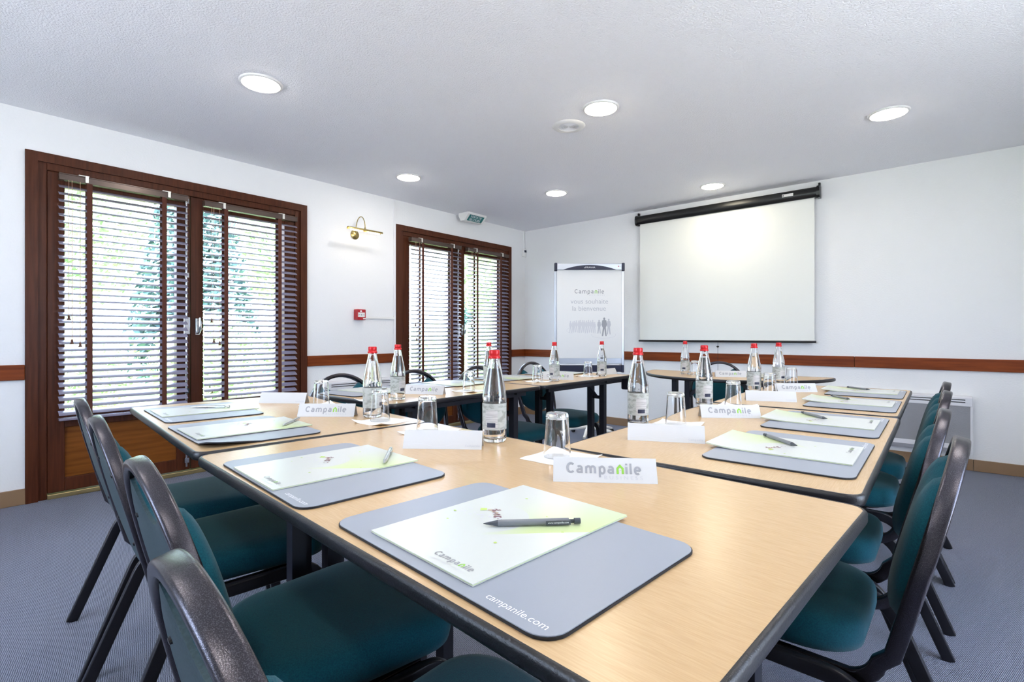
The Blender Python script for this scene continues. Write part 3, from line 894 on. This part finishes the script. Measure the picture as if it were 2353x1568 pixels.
def make_chair(label, loc, rz, group):
    t = thing('conference_chair', label, 'chair', loc, rz, group)
    # seat cushion
    rings = []
    for z, k in ((.372, .93), (.378, .985), (.395, 1.0), (.415, 1.0), (.428, .985), (.438, .95), (.446, .86), (.450, .70), (.452, .45), (.453, .15)):
        ring = []
        for x, y in rrect(.392 * k, .395 * k, .095 * k, 8):
            ring.append(Vector((x * (1.0 + .10 * y / .21), y + .350, z - .010 * max(0, y / .21) ** 2 * (z > .42))))
        rings.append(ring)
    b = MB(); b.rings(rings)
    b.build('seat', M['fabric'], t, smooth=True, angle=70)
    MB().prism(rrect(.30, .31, .06, 5, 0, .350), .362, .3735).build('seat_pan', M['legsteel'], t)
    # hoop frame: forward under the seat, bend, up, over
    side = []
    for y in (.44, .30, .20): side.append((Vector((.178, y, .352)), 's'))
    for k in range(1, 7):
        a = R(90 * k / 6 * .86)
        side.append((Vector((.180 + .006 * k / 6, .18 - .062 * math.sin(a), .352 + .062 * (1 - math.cos(a)))), 's'))
    vs = [.03, .07, .12, .16, .20]
    for v in vs: side.append((bp(back_w(v), v), 'h'))
    up = []
    for k in range(1, 14):
        a = R(90 * k / 14)
        up.append((bp(.212 * math.cos(a), .20 + .222 * math.sin(a)), 'h'))
    right = side + up
    left = [(Vector((-p.x, p.y, p.z)), s) for p, s in right][::-1]
    allp = right + [(bp(0, .422), 'h')] + left
    pts = [p for p, s in allp]; ds = []
    for i, (p, s) in enumerate(allp):
        if s == 'h': ds.append(BN)
        else:
            tt = (pts[min(i + 1, len(pts) - 1)] - pts[max(0, i - 1)]).normalized()
            d = tt.cross(Vector((1, 0, 0)))
            if i > len(pts) / 2: d = -d
            # keep the same turning sense as the hoop normal
            if d.dot(BN) + d.z * .4 < 0: d = -d
            ds.append(d)
    MB().sweep(pts, ds, .020, .029, round_=.006).build('back_frame', M['hammer'], t, smooth=True, angle=60)
    # padded back with hand-hold left open under the hoop, and hard rear shell
    NU, NV = 26, 18
    def vlo(u): return .035 + .13 * (1 - math.sqrt(max(0, 1 - min(1, abs(u) / .2) ** 2))) ** .8
    def vhi(u):
        hoop = .20 + .211 * math.sqrt(max(0, 1 - (u / .2025) ** 2))
        cut = .318 + .052 * (u / .10) ** 2 if abs(u) < .16 else 9
        return min(hoop, cut)
    def sheet(nfun, uw):
        g = []
        for i in range(NU + 1):
            u = uw * math.sin(PI / 2 * (-1 + 2 * i / NU))
            a, c = vlo(u), vhi(u)
            if c < a: a = c = (a + c) / 2
            g.append([bp(u, a + (c - a) * j / NV, nfun(i / NU, j / NV)) for j in range(NV + 1)])
        return g
    def edge(s): return (1 - abs(2 * s - 1) ** 3.2)
    front = sheet(lambda i, j: .004 + .040 * (edge(i) * edge(j)) ** .55, .199)
    rear = sheet(lambda i, j: -.008 - .004 * (edge(i) * edge(j)) ** .5, .199)
    mid = sheet(lambda i, j: -.002, .199)
    def shellmesh(A, Bk):
        b = MB(); n = NV + 1
        v = [p for c in A for p in c] + [p for c in Bk for p in c]; o = len(A) * n; f = []
        for i in range(NU):
            for j in range(NV):
                f.append((i * n + j, (i + 1) * n + j, (i + 1) * n + j + 1, i * n + j + 1))
                f.append((o + i * n + j, o + i * n + j + 1, o + (i + 1) * n + j + 1, o + (i + 1) * n + j))
            f.append((i * n, o + i * n, o + (i + 1) * n, (i + 1) * n))
            f.append((i * n + NV, (i + 1) * n + NV, o + (i + 1) * n + NV, o + i * n + NV))
        b.faces(v, f)
        return b
    shellmesh(front, mid).build('backrest', M['fabric'], t, smooth=True, angle=75)
    bk = shellmesh(mid, rear).build('back_shell', M['shell'], t, smooth=True, angle=75)
    for u, v in ((-.13, .12), (.13, .12), (-.13, .30), (.13, .30)):
        b = MB(); b.lathe([(.005, 0), (.004, .003), (.0005, .0035)], 10, M=Matrix.Translation(bp(u, v, -.0115)) @ (-BN).to_track_quat('Z', 'Y').to_matrix().to_4x4(), cap1=True)
        b.build('screw', M['legsteel'], bk)
    # bent leg frames: front leg and rear leg on each side meet under the seat
    for s in (-1, 1):
        x = s * .212
        rear_ = [Vector((x, .31, .358)), Vector((x, .20, .358))]
        for k in range(1, 7):
            a = R(68 * k / 6)
            rear_.append(Vector((x, .20 - .085 * math.sin(a), .358 - .085 * (1 - math.cos(a)))))
        rear_.append(Vector((x + s * .012, -.005, .0)))
        fr = [Vector((x, .31, .358)), Vector((x, .43, .358))]
        for k in range(1, 7):
            a = R(82 * k / 6)
            fr.append(Vector((x, .43 + .07 * math.sin(a), .358 - .07 * (1 - math.cos(a)))))
        fr.append(Vector((x + s * .008, .535, .0)))
        for pth in (fr, rear_):
            n = len(pth); dd = []
            for i in range(n):
                tt = (pth[min(i + 1, n - 1)] - pth[max(0, i - 1)]).normalized()
                dd.append(tt.cross(Vector((1, 0, 0))))
            lg = MB().sweep(pth, dd, .020, .032, round_=.004).build('leg', M['legsteel'], t, smooth=True, angle=50)
        MB().box(x - .008, x + .008, .495, .512, .295, .318).build('stacking_bumper', M['whiteplastic'], lg)
    return t


GN, GR, GF = 'chairs on the near side', 'chairs along the right side', 'chairs along the window side'
c0 = make_chair('teal padded chair closest to the camera, only its hoop and seat corner showing', (-.525, .150, 0), R(-4), GN)
dup(c0, 'teal padded chair second from the camera on the near side, seat fully showing', (-1.03, .235, 0), R(-4), GN)
dup(c0, 'teal padded chair third from the camera on the near side of the tables', (-1.655, .288, 0), R(-5), GN)
dup(c0, 'teal padded chair at the far end of the near side, by the larger window', (-2.155, .335, 0), R(-5), GN)
dup(c0, 'teal padded chair at the right, its whole backrest facing us', (.020, 1.37, 0), R(89), GR)
dup(c0, 'teal padded chair second along the right side, behind the nearest right chair', (-.008, 1.88, 0), R(90), GR)
dup(c0, 'teal padded chair third along the right side of the tables', (-.005, 2.512, 0), R(90), GR)
dup(c0, 'teal padded chair at the end of the right side, nearest the convector heater', (-.008, 2.992, 0), R(91), GR)
dup(c0, 'teal padded chair in front of the wall between the two windows', (-2.54, 1.495, 0), R(-88), GF)
dup(c0, 'teal padded chair before the second window, partly behind a bottle', (-2.50, 1.962, 0), R(-90), GF)
dup(c0, 'teal padded chair before the corner side of the second window', (-2.47, 2.487, 0), R(-92), GF)
dup(c0, 'teal padded chair at the corner end of the window row, beside the flipchart', (-2.54, 3.17, 0), R(-90), GF)
dup(c0, 'teal padded chair behind the half-moon table below the screen', (-1.42, 4.24, 0), R(180), 'chair at the half-moon table')

# ------------------------------------------------------------------ desk pads, folders, pencils
def make_pad(label, loc, rz, wav=0.0, text=True):
    t = thing('desk_pad', label, 'desk pad', (loc[0], loc[1], TZ), rz, 'grey desk pads')
    o = rrect(.428, .30, .028, 6)
    def zz(x, y):
        return wav * min(1, max(0, (x - .14) / .06)) * min(1, max(0, (-.02 - y) / .12)) if wav else 0
    n = len(o)
    def slab(z0, z1, gx=1.0):
        b = MB(); NX = 14
        xs = [-.214 + .428 * i / NX for i in range(NX + 1)]
        ring = lambda z: [Vector((x * gx, y * gx, z + zz(x, y))) for x, y in o]
        b.rings([ring(z0), ring(z1)])
        return b
    if wav:
        # subdivided outline so that the lifted rim really waves
        oo = []
        for i in range(n):
            a, c = o[i], o[(i + 1) % n]
            k = max(1, int(math.hypot(a[0] - c[0], a[1] - c[1]) / .02))
            oo += [(a[0] + (c[0] - a[0]) * q / k, a[1] + (c[1] - a[1]) * q / k) for q in range(k)]
        def fan(b, z0, z1):
            R_ = []
            for s in (1, .93, .86, .78, .6, .3):
                R_.append([(x * s, y * s) for x, y in oo])
            b.rings([[Vector((x, y, z0 + zz(x, y))) for x, y in r] for r in R_[::-1]] + [[Vector((x, y, z1 + zz(x, y))) for x, y in r] for r in R_])
            return b
        fan(MB(), .0005, .0035).build('rubber_base', M['padblack'], t, smooth=True)
        fan(MB(), .0036, .0046).build('writing_surface', M['padgrey'], t, smooth=True)
    else:
        slab(.0005, .0032).build('rubber_base', M['padblack'], t)
        su = slab(.0033, .0043, .994).build('writing_surface', M['padgrey'], t)
        if text:
            b = MB(); add_text(b, 'campanile.com', .085, (.112, -.136, .0046), (1, 0, 0), (0, 1, 0))
            b.build('lettering', M['whiteink'], su)
    return t


def make_folder(label, loc, rz, curl=0.0, z=TZ + .0046):
    t = thing('folder', label, 'folder', (loc[0], loc[1], z), rz, 'white printed folders')
    def sheet(z0, z1, g, cu):
        b = MB(); NX, NY = 6, 12
        v = []
        for zl in (z0, z1):
            for j in range(NY + 1):
                for i in range(NX + 1):
                    x = -.11 * g + .22 * g * i / NX; y = -.154 * g + .308 * g * j / NY
                    q = max(0, (y - .06) / .1)
                    v.append((x, y, zl + cu * q * q))
        n = (NX + 1) * (NY + 1); f = []
        for j in range(NY):
            for i in range(NX):
                a = j * (NX + 1) + i
                f.append((a, a + NX + 1, a + NX + 2, a + 1)); f.append((n + a, n + a + 1, n + a + NX + 2, n + a + NX + 1))
        for i in range(NX):
            f.append((i, i + 1, n + i + 1, n + i)); a = NY * (NX + 1) + i; f.append((a, n + a, n + a + 1, a + 1))
        for j in range(NY):
            a = j * (NX + 1); f.append((a, n + a, n + a + NX + 1, a + NX + 1)); a += NX; f.append((a, a + NX + 1, n + a + NX + 1, n + a))
        return b.faces(v, f)
    sheet(.0002, .0008, .998, curl).build('back_cover', M['card'], t)
    sheet(.0009, .0022, .992, curl).build('inner_sheets', M['lime'], t)
    cv = sheet(.0023, .0031, .998, curl).build('front_cover', M['folder'], t)
    b = MB(); e = .0034
    add_logo(b, .072, (.014, -.137, e), (1, 0, 0), (0, 1, 0), 0, 1)
    add_text(b, 'HOTEL RESTAURANT', .062, (.020, -.146, e), (1, 0, 0), (0, 1, 0), 2, .8)
    b.build('lettering', [M['ink'], M['green'], M['inkpale']], cv)
    b = MB()
    rg = random.Random(5)
    cnt = [0]
    def blob(x, y, r, mi, k=9, sx=1.0):
        cnt[0] += 1
        b.faces([(x + sx * r * rg.uniform(.6, 1.15) * math.cos(2 * PI * i / k), y + r * rg.uniform(.6, 1.15) * math.sin(2 * PI * i / k), e + 4e-6 * cnt[0]) for i in range(k)], [tuple(range(k))], mi)
    for k_ in range(34):
        u_ = rg.random(); blob(-.052 + .046 * u_ + rg.gauss(0, .003), .030 - .030 * u_ + rg.gauss(0, .0035), rg.uniform(.0012, .0042), (3, 3, 2, 3, 4)[k_ % 5], 7, sx=1.3)
    blob(-.062, .016, .0075, 1, 4, sx=1.3)
    for i in range(26):
        blob(-.045 + rg.uniform(-.04, .05), -.004 + rg.uniform(-.022, .018), rg.uniform(.0012, .004), 2, 7)
    for x, y, r in ((-.05, .10, .0028), (.03, .06, .002), (-.09, -.02, .003), (-.07, -.05, .002), (.045, -.06, .003), (.085, .03, .0022)):
        blob(x, y, r, 1, 10)
    b.build('cover_print', [M['ink'], M['limeprint'], M['inkpale'], M['brownink'], M['tanink']], cv)
    return t


def make_pencil(label, a, b_, silver=False, z=TZ + .0078, rad=.0046):
    """tip at a, button end at b_ (world xy)"""
    dx, dy = b_[0] - a[0], b_[1] - a[1]
    Lr = .142
    mx, my = (a[0] + b_[0]) / 2, (a[1] + b_[1]) / 2
    t = thing('mechanical_pencil', label, 'pencil', (mx, my, z), math.atan2(dy, dx), 'pencils on the folders')
    mb_, md = (M['pensilver'], M['pensilver']) if silver else (M['pengrey'], M['pendark'])
    c = rad + .0004
    MB().tube([(-.050, 0, c), (.052, 0, c)], rad, 14).build('barrel', mb_, t, smooth=True)
    MB().tube([(-.071, 0, c), (-.068, 0, c), (-.0501, 0, c)], [.0005, .0012, rad * .98], 12).build('tip', md, t, smooth=True)
    MB().tube([(.0521, 0, c), (.060, 0, c), (.0601, 0, c), (.069, 0, c)], [rad * .6, rad * .6, rad * .9, rad * .9], 12).build('push_button', md, t, smooth=True)
    cl = MB(); cl.box(.018, .054, -rad - .0016, -rad + .0004, c - .003, c + .003)
    clo = cl.build('pocket_clip', md, t)
    return t


NEAR = [((-.473, .532), (-.494, .556), -4.5), ((-.983, .558), (-1.008, .568), -4.5), ((-1.592, .622), (-1.598, .634), -4.0), ((-2.085, .675), (-2.108, .692), -5.0)]
wn = ['closest to the camera', 'second from the camera along the near edge', 'with a rippled edge beside the nearest window', 'at the window end of the near edge']
wf = ['closest to the camera', 'second from the camera along the near edge', 'third along the near edge on the rippled pad', 'at the window end of the near edge']
RIGHT = [((-.292, 1.382), (-.312, 1.392)), ((-.300, 1.893), (-.323, 1.915)), ((-.302, 2.500), (-.325, 2.545)), ((-.312, 3.020), (-.343, 3.075))]
wr = ['first along the right edge', 'second along the right edge', 'third along the right edge', 'last along the right edge towards the end wall']
FAR = [((-2.225, 1.485), (-2.215, 1.50), -84), ((-2.215, 2.01), (-2.20, 2.02), -90), ((-2.215, 2.55), (-2.20, 2.55), -90), ((-2.215, 3.08), (-2.21, 3.10), -90)]
wl = ['opposite the chair between the windows', 'second in the far row, left of a glass', 'third in the far row, right of the tall nearest bottle', 'at the flipchart end of the far row']
for i, (p, f, a) in enumerate(NEAR):
    make_pad('grey desk pad ' + wn[i], p, R(a), .012 if i == 2 else 0)
    make_folder('white folder with lime print ' + wf[i], f, R(a), z=TZ + (.0062 if i == 2 else .0046))
for i, (p, f) in enumerate(RIGHT):
    make_pad('grey desk pad ' + wr[i], p, R(90.8))
    make_folder('white folder with lime print ' + wr[i], f, R(90.8), curl=.008)
for i, (p, f, a) in enumerate(FAR):
    make_pad('grey desk pad ' + wl[i], p, R(a))
    make_folder('white folder ' + wl[i], f, R(a))
make_pad('grey desk pad on the half-moon table behind the name card', (-1.03, 3.80), R(180))
make_folder('white folder on the half-moon table behind the name card', (-1.05, 3.80), R(180))

make_pencil('grey mechanical pencil on the folder closest to the camera', (-.504, .522), (-.404, .623))
make_pencil('silver pen overhanging the second folder from the camera', (-.905, .637), (-1.005, .726), True)
make_pencil('silver pen on the third folder of the near edge', (-1.512, .706), (-1.605, .80), True)
make_pencil('thin silver pen on the folder at the window end', (-2.166, .665), (-2.071, .761), True)
for (a, b_), w in zip((((-.275, 1.385), (-.391, 1.50)), ((-.297, 1.905), (-.399, 2.02)), ((-.308, 2.548), (-.42, 2.692)), ((-.30, 3.08), (-.413, 3.176))), wr):
    make_pencil('grey mechanical pencil on the folder ' + w, a, b_)
make_pencil('pale pen on the far row folder opposite the chair between windows', (-2.14, 1.44), (-2.20, 1.56), True)
# clip lettering on the nearest pencil
np_ = [o for o in bpy.data.objects if o.name.startswith('mechanical_pencil') and o.parent is None][0]
b = MB(); add_text(b, 'www.campanile.com', .030, (.051, -.0063, .0042), (-1, 0, 0), (0, 0, 1))
b = MB(); add_text(b, 'www.campanile.com', .030, (.021, -.00625, .0042), (1, 0, 0), (0, 0, 1))
b.build('lettering', M['whiteink'], [c for c in np_.children if c.name.startswith('pocket_clip')][0])

# ------------------------------------------------------------------ name cards
def make_card(label, a, b_, logo=True, Lc=None):
    """front face bottom runs a -> b_, lettering reads that way"""
    a, b_ = Vector(a), Vector(b_)
    d = (b_ - a); L = Lc or .197; ang = math.atan2(d.y, d.x); m = (a + b_) / 2
    t = thing('name_card', label, 'name card', (m.x, m.y, TZ), ang, 'folded name cards')
    h, dep, th = .043, .044, .0006
    top = Vector((0, dep / 2, h))
    b = MB()
    for y0 in (0, dep):
        s = 1 if y0 == 0 else -1
        b.faces([(-L / 2, y0, .0002), (L / 2, y0, .0002), (L / 2, top.y, h), (-L / 2, top.y, h),
                 (-L / 2, y0 + s * th, .0002), (L / 2, y0 + s * th, .0002), (L / 2, top.y, h - th * 2), (-L / 2, top.y, h - th * 2)],
                [(0, 1, 2, 3), (7, 6, 5, 4), (0, 4, 5, 1), (1, 5, 6, 2), (3, 7, 4, 0), (2, 6, 7, 3)])
    cd = b.build('folded_card', M['card'], t)
    ey = Vector((0, dep / 2, h)).normalized(); n = Vector((0, -h, dep / 2)).normalized() * .0005
    b = MB(); ex = (1, 0, 0)
    if logo:
        add_logo(b, .142, n + ey * .0175 + Vector((-.073, 0, 0)), ex, ey, 0, 1)
        add_text(b, 'B U S I N E S S', .072, n + ey * .0072 + Vector((-.001, 0, 0)), ex, ey, 2, .8)
    else:
        add_logo(b, .036, n + ey * .0065 + Vector((L / 2 - .041, 0, 0)), ex, ey, 2, 2, dot=False)
        pts = [(-L / 2 + .012 + .13 * k / 16, .010 + .004 * math.sin(k * .5)) for k in range(17)]
        v, f = ribbon(pts, .0005); b.faces([n + Vector((p.x, 0, 0)) + ey * p.y for p in v], f, 3)
    b.build('lettering', [M['ink'], M['green'], M['inklight'], M['inkpale']], cd)
    return t


make_card('folded name card with large logo in the foreground, nearest the camera', (-.578, .792), (-.418, .907))
make_card('folded blank name card left of the tallest foreground bottle', (-1.029, .78), (-.875, .899), False)
make_card('folded name card with logo left of the foreground bottles on the left table', (-1.714, .848), (-1.565, .977))
make_card('folded blank name card near the window end of the left table', (-2.185, .912), (-2.019, 1.037), False)
make_card('folded name card with logo on the far row, right of a red-capped bottle', (-1.99, 1.523), (-1.832, 1.611))
make_card('folded name card with logo half hidden behind a bottle in the far row', (-1.977, 2.608), (-1.826, 2.708))
make_card('folded card at the flipchart end of the far row, right of a bottle', (-1.885, 3.16), (-1.860, 3.34), False)
make_card('folded blank name card on the right table below the large bottle', (-.657, 1.24), (-.482, 1.325), False)
make_card('folded name card with logo second along the right tables', (-.646, 1.744), (-.485, 1.858))
make_card('folded blank name card third along the right tables', (-.668, 2.333), (-.493, 2.407), False)
make_card('folded name card with logo last along the right tables', (-.651, 2.778), (-.498, 2.909))
make_card('folded name card with logo on the half-moon table', (-1.212, 3.544), (-1.047, 3.637))

# ------------------------------------------------------------------ napkins, tumblers, bottles
def napkin(label, x, y, rz, s=.136, z=TZ):
    b = MB(); N_ = 10; v = []; f = []
    rg = random.Random(label)
    ph = rg.uniform(0, 6)
    for j in range(N_ + 1):
        for i in range(N_ + 1):
            u, w = -1 + 2 * i / N_, -1 + 2 * j / N_
            lift = max(0, abs(u) + abs(w) - 1.25) ** 1.5 * .010 * (1 + math.sin(ph + 3 * u - 2 * w)) * .8
            v.append((u * s / 2, w * s / 2, .0012 + lift))
    for j in range(N_):
        for i in range(N_):
            a = j * (N_ + 1) + i; f.append((a, a + 1, a + N_ + 2, a + N_ + 1))
    b.faces(v, f)
    o = b.build('paper_napkin', M['napkin'], loc=(x, y, z), rz=rz)
    md = o.modifiers.new('thick', 'SOLIDIFY'); md.thickness = .0009; md.offset = 1
    return tag(o, label, 'napkin', 'white paper napkins')


def make_tumbler(label, x, y, z=TZ + .0026):
    """upturned glass: mouth on the napkin, heavy foot on top"""
    h = .100
    prof = [(.0315, 0), (.0318, .0008), (.0260, h - .004), (.0235, h), (.0005, h - .001)]
    inn = [(.0005, h - .010), (.0222, h - .009), (.0243, h - .013), (.0303, .0006), (.0315, 0)]
    b = MB(); b.lathe(dense(prof + inn), 48)
    o = b.build('tumbler', M['glass'], smooth=True, loc=(x, y, z), angle=50)
    bm = bmesh.new(); bm.from_mesh(o.data); bmesh.ops.remove_doubles(bm, verts=bm.verts, dist=1e-5); bmesh.ops.recalc_face_normals(bm, faces=bm.faces); bm.to_mesh(o.data); bm.free()
    return tag(o, label, 'glass', 'upturned drinking glasses')


def make_bottle(label, x, y, rz=0.0):
    t = thing('water_bottle', label, 'bottle', (x, y, TZ), rz, 'glass water bottles')
    outer = [(.0005, .004), (.020, .003), (.027, .0005), (.0305, .003), (.032, .010), (.032, .118), (.0312, .128), (.0285, .145), (.0245, .165), (.0205, .184), (.0168, .202), (.0142, .216), (.0138, .228), (.0128, .232)]
    inner = [(.0108, .232), (.0112, .216), (.0142, .200), (.0180, .183), (.0218, .165), (.0258, .145), (.0285, .128), (.0293, .118), (.0293, .014), (.026, .009), (.0005, .010)]
    b = MB(); b.lathe(dense(outer + inner), 48)
    o = b.build('bottle_glass', M['glass'], t, smooth=True, angle=60)
    wt = [(.0005, .0103), (.0258, .0093), (.0290, .0143), (.0290, .118), (.0282, .128), (.0255, .145), (.0215, .165), (.0177, .183), (.0150, .194), (.0005, .194)]
    MB().lathe(dense(wt), 48).build('water', M['water'], t, smooth=True, angle=50)
    cp = [(.0150, .2200), (.0164, .2212), (.0164, .2255), (.0146, .2275), (.0138, .2290), (.0146, .2310), (.0146, .2400), (.0132, .243), (.0005, .2435)]
    MB().lathe(cp, 32, cap1=True).build('screw_cap', M['cap'], t, smooth=True)
    lr = .0323
    lb = MB(); lb.lathe([(lr, .034), (lr, .103)], 48)
    lo = lb.build('paper_label', M['label'], t, smooth=True)
    # text panel and navy block, curved on the label
    def patch(a0, a1, z0, z1, r, m, nm):
        b = MB(); n = 8; v = []; f = []
        for i in range(n + 1):
            a = R(a0 + (a1 - a0) * i / n)
            v += [(r * math.cos(a), r * math.sin(a), z0), (r * math.cos(a), r * math.sin(a), z1)]
        for i in range(n): f.append((2 * i, 2 * i + 2, 2 * i + 3, 2 * i + 1))
        b.faces(v, f); b.build(nm, m, lo, smooth=True)
    patch(-25, 35, .038, .086, lr + .0003, M['labelwhite'], 'text_panel')
    patch(-16, 24, .041, .053, lr + .0005, M['navy'], 'print_block')
    return t


GL = [('upturned tumbler behind the logo card on the left table', -1.909, 1.045, 1), ('upturned tumbler overlapping the left foreground bottle', -1.419, .983, 1),
      ('upturned tumbler behind the blank card left of the large bottle', -1.164, .970, 1), ('upturned tumbler nearest the camera, behind the large logo card', -.688, .958, 1),
      ('upturned tumbler right of the large bottle on the right table', -.655, 1.550, 1), ('upturned tumbler behind the second card on the right tables', -.651, 2.096, 1),
      ('upturned tumbler behind the third card on the right tables', -.668, 2.700, 0), ('upturned tumbler behind the last card on the right tables', -.684, 3.230, 0),
      ('upturned tumbler on the far row between card and large bottle', -1.854, 1.815, 1), ('upturned tumbler in the far row left of the half-hidden card', -1.923, 2.470, 1),
      ('upturned tumbler in front of the flipchart tray', -1.906, 3.020, 1), ('upturned tumbler on the half-moon table', -1.41, 3.675, 0)]
for i, (l, x, y, nk) in enumerate(GL):
    make_tumbler(l, x, y, TZ + (.0028 if nk else .0004))
    if nk:
        napkin(l.replace('upturned tumbler', 'white paper napkin under the tumbler'), x + (.012 if i < 4 else 0), y, R((-2, 8, 20, 2, 4, -6, 0, 0, 12, -5, 6, 0)[i]))
napkin('white paper napkin on the far row left of a red-capped bottle', -1.90, 1.30, R(20))
BT = [('red-capped water bottle on the left table, overlapped by a tumbler', -1.516, 1.019), ('red-capped water bottle on the far row nearest the left table', -1.838, 1.365),
      ('largest red-capped water bottle on the nearest table', -.921, .997), ('red-capped water bottle in the far row, hidden behind the largest bottle', -2.04, 2.16),
      ('red-capped water bottle in front of the left edge of the flipchart', -1.852, 2.55), ('red-capped water bottle in front of the flipchart sheet', -1.838, 3.09),
      ('large red-capped water bottle on the right table behind a blank card', -.745, 1.472), ('red-capped water bottle on the half-moon table', -1.46, 3.62),
      ('red-capped water bottle second along the right tables', -.743, 2.035), ('red-capped water bottle third along the right tables', -.739, 2.70), ('red-capped water bottle last along the right tables', -.742, 3.19)]
for i, (l, x, y) in enumerate(BT):
    make_bottle(l, x, y, math.atan2(-y, -x) + R((60, 35, -20, 50, -40, 0, 15, -20, 20, 20, 40)[i]))

# ------------------------------------------------------------------ garden outside the windows
struct(MB().box(-60, XL - T - .001, -40, 50, -.10, -.02).build('ground_outside', M['lawn']))
struct(MB().box(XL - T, 40, -40, YR - T - .001, -.10, -.02).box(XR + T + .001, 40, YR - T, 50, -.10, -.02).build('bounce_ground', mat('bounce_paving', lin(232, 228, 222), .9)))  # bright unseen paving, added to bounce daylight up through the extra windows

def leaf_mesh(name, n, rx, ry, rz_, zc, size, seed, cone=False):
    rg = random.Random(seed); b = MB(); v = []; f = []
    for i in range(n):
        while True:
            p = Vector((rg.uniform(-1, 1), rg.uniform(-1, 1), rg.uniform(-1, 1)))
            if cone:
                if math.hypot(p.x, p.y) < (1 - p.z) / 2: break
            elif .35 < p.length < 1: break
        c = Vector((p.x * rx, p.y * ry, zc + p.z * rz_))
        d = Vector((rg.gauss(0, 1), rg.gauss(0, 1), rg.gauss(0, 1))).normalized()
        u = d.orthogonal().normalized(); w = d.cross(u); s = size * rg.uniform(.6, 1.4)
        k = len(v)
        v += [c - u * s, c + w * s * .5, c + u * s, c - w * s * .5]
        f.append((k, k + 1, k + 2, k + 3))
    b.faces(v, f)
    return b


def tree(name, label, x, y, kind, sc=1.0, rz=0.0, cache={}):
    t = thing(name, label, 'shrub' if kind == 'shrub' else 'tree', (x, y, -.02), rz, 'garden plants outside the windows')
    if kind not in cache:
        if kind == 'shrub': a = leaf_mesh('f', 4200, .95, .95, .95, 1.0, .055, 1)
        elif kind == 'tree': a = leaf_mesh('f', 6500, 1.6, 1.6, 1.7, 3.1, .085, 2)
        else: a = leaf_mesh('f', 8000, 1.1, 1.1, 2.6, 2.9, .07, 3, True)
        fo = a.build('foliage', M['leafdark' if kind == 'conifer' else 'leaf'], t)
        hh = {'shrub': .9, 'tree': 3.0, 'conifer': 4.5}[kind]
        tr_ = MB().tube([(0, 0, 0), (.03, .02, hh * .5), (0, 0, hh)], [.12, .09, .03] if kind != 'shrub' else [.05, .04, .02], 8).build('trunk', M['bark'], t, smooth=True)
        cache[kind] = (fo, tr_)
    else:
        for o in cache[kind]:
            c = o.copy(); COL.objects.link(c); c.parent = t
    t.scale = (sc, sc, sc)
    return t


tree('garden_conifer', 'dark blue-green conifer seen through the nearer left blind', -10.2, 3.2, 'conifer', 1.1)
tree('garden_tree', 'pale green leafy tree at the left edge of the larger window', -12.6, 1.5, 'tree', 1.0)
tree('garden_tree', 'pale green leafy tree seen through the right half of the larger window', -12.5, 6.4, 'tree', 1.1, 4)
tree('garden_tree', 'pale green tree seen through the corner half of the second window', -10.5, 11.6, 'tree', 1.05, 1)
tree('garden_conifer', 'dark conifer far off through the second window', -15.5, 16.0, 'conifer', 1.2, 1)
tree('garden_shrub', 'low green shrub outside the larger window, left side', -7.0, .9, 'shrub', .75)
tree('garden_shrub', 'low green shrub outside the larger window, middle', -7.2, 2.4, 'shrub', .7, 1)
tree('garden_shrub', 'low green shrub outside the larger window, right side', -7.4, 3.9, 'shrub', .75, 2)
tree('garden_shrub', 'low green shrub between the two window views', -8.0, 5.5, 'shrub', .75, 3)
tree('garden_shrub', 'low green shrub outside the second window, left side', -8.4, 7.2, 'shrub', .7, 4)
tree('garden_shrub', 'low green shrub outside the second window, right side', -8.4, 8.9, 'shrub', .8, 5)

# ------------------------------------------------------------------ light, sky, camera
w = bpy.data.worlds.new('sky'); SC.world = w; w.use_nodes = True
bg = w.node_tree.nodes['Background']
bg.inputs[0].default_value = (.66, .77, 1.0, 1); bg.inputs[1].default_value = 6.2
sun = bpy.data.lights.new('sun', 'SUN'); sun.energy = 15.0; sun.angle = R(2); sun.color = (1, .97, .90)
so = bpy.data.objects.new('sun', sun); COL.objects.link(so)
so.rotation_euler = Vector((-.52, -.30, -.80)).to_track_quat('-Z', 'Y').to_euler()

cam = bpy.data.cameras.new('camera'); co = bpy.data.objects.new('camera', cam); COL.objects.link(co)
co.location = (0, 0, EYE); co.rotation_euler = (R(90), 0, YAW)
cam.sensor_width = 36.0; cam.lens = 17.886; cam.shift_y = -11.5 / 2353; cam.clip_start = .02
SC.camera = co

vs = SC.view_settings
vs.view_transform = 'Standard'; vs.look = 'None'; vs.gamma = 1.0; vs.exposure = 1.25; vs.use_curve_mapping = False
cy = SC.cycles
cy.use_denoising = True
cy.max_bounces = 14; cy.diffuse_bounces = 5; cy.glossy_bounces = 5; cy.transmission_bounces = 14; cy.transparent_max_bounces = 16
cy.sample_clamp_indirect = 6.0
cy.caustics_reflective = False
cy.blur_glossy = 0.5
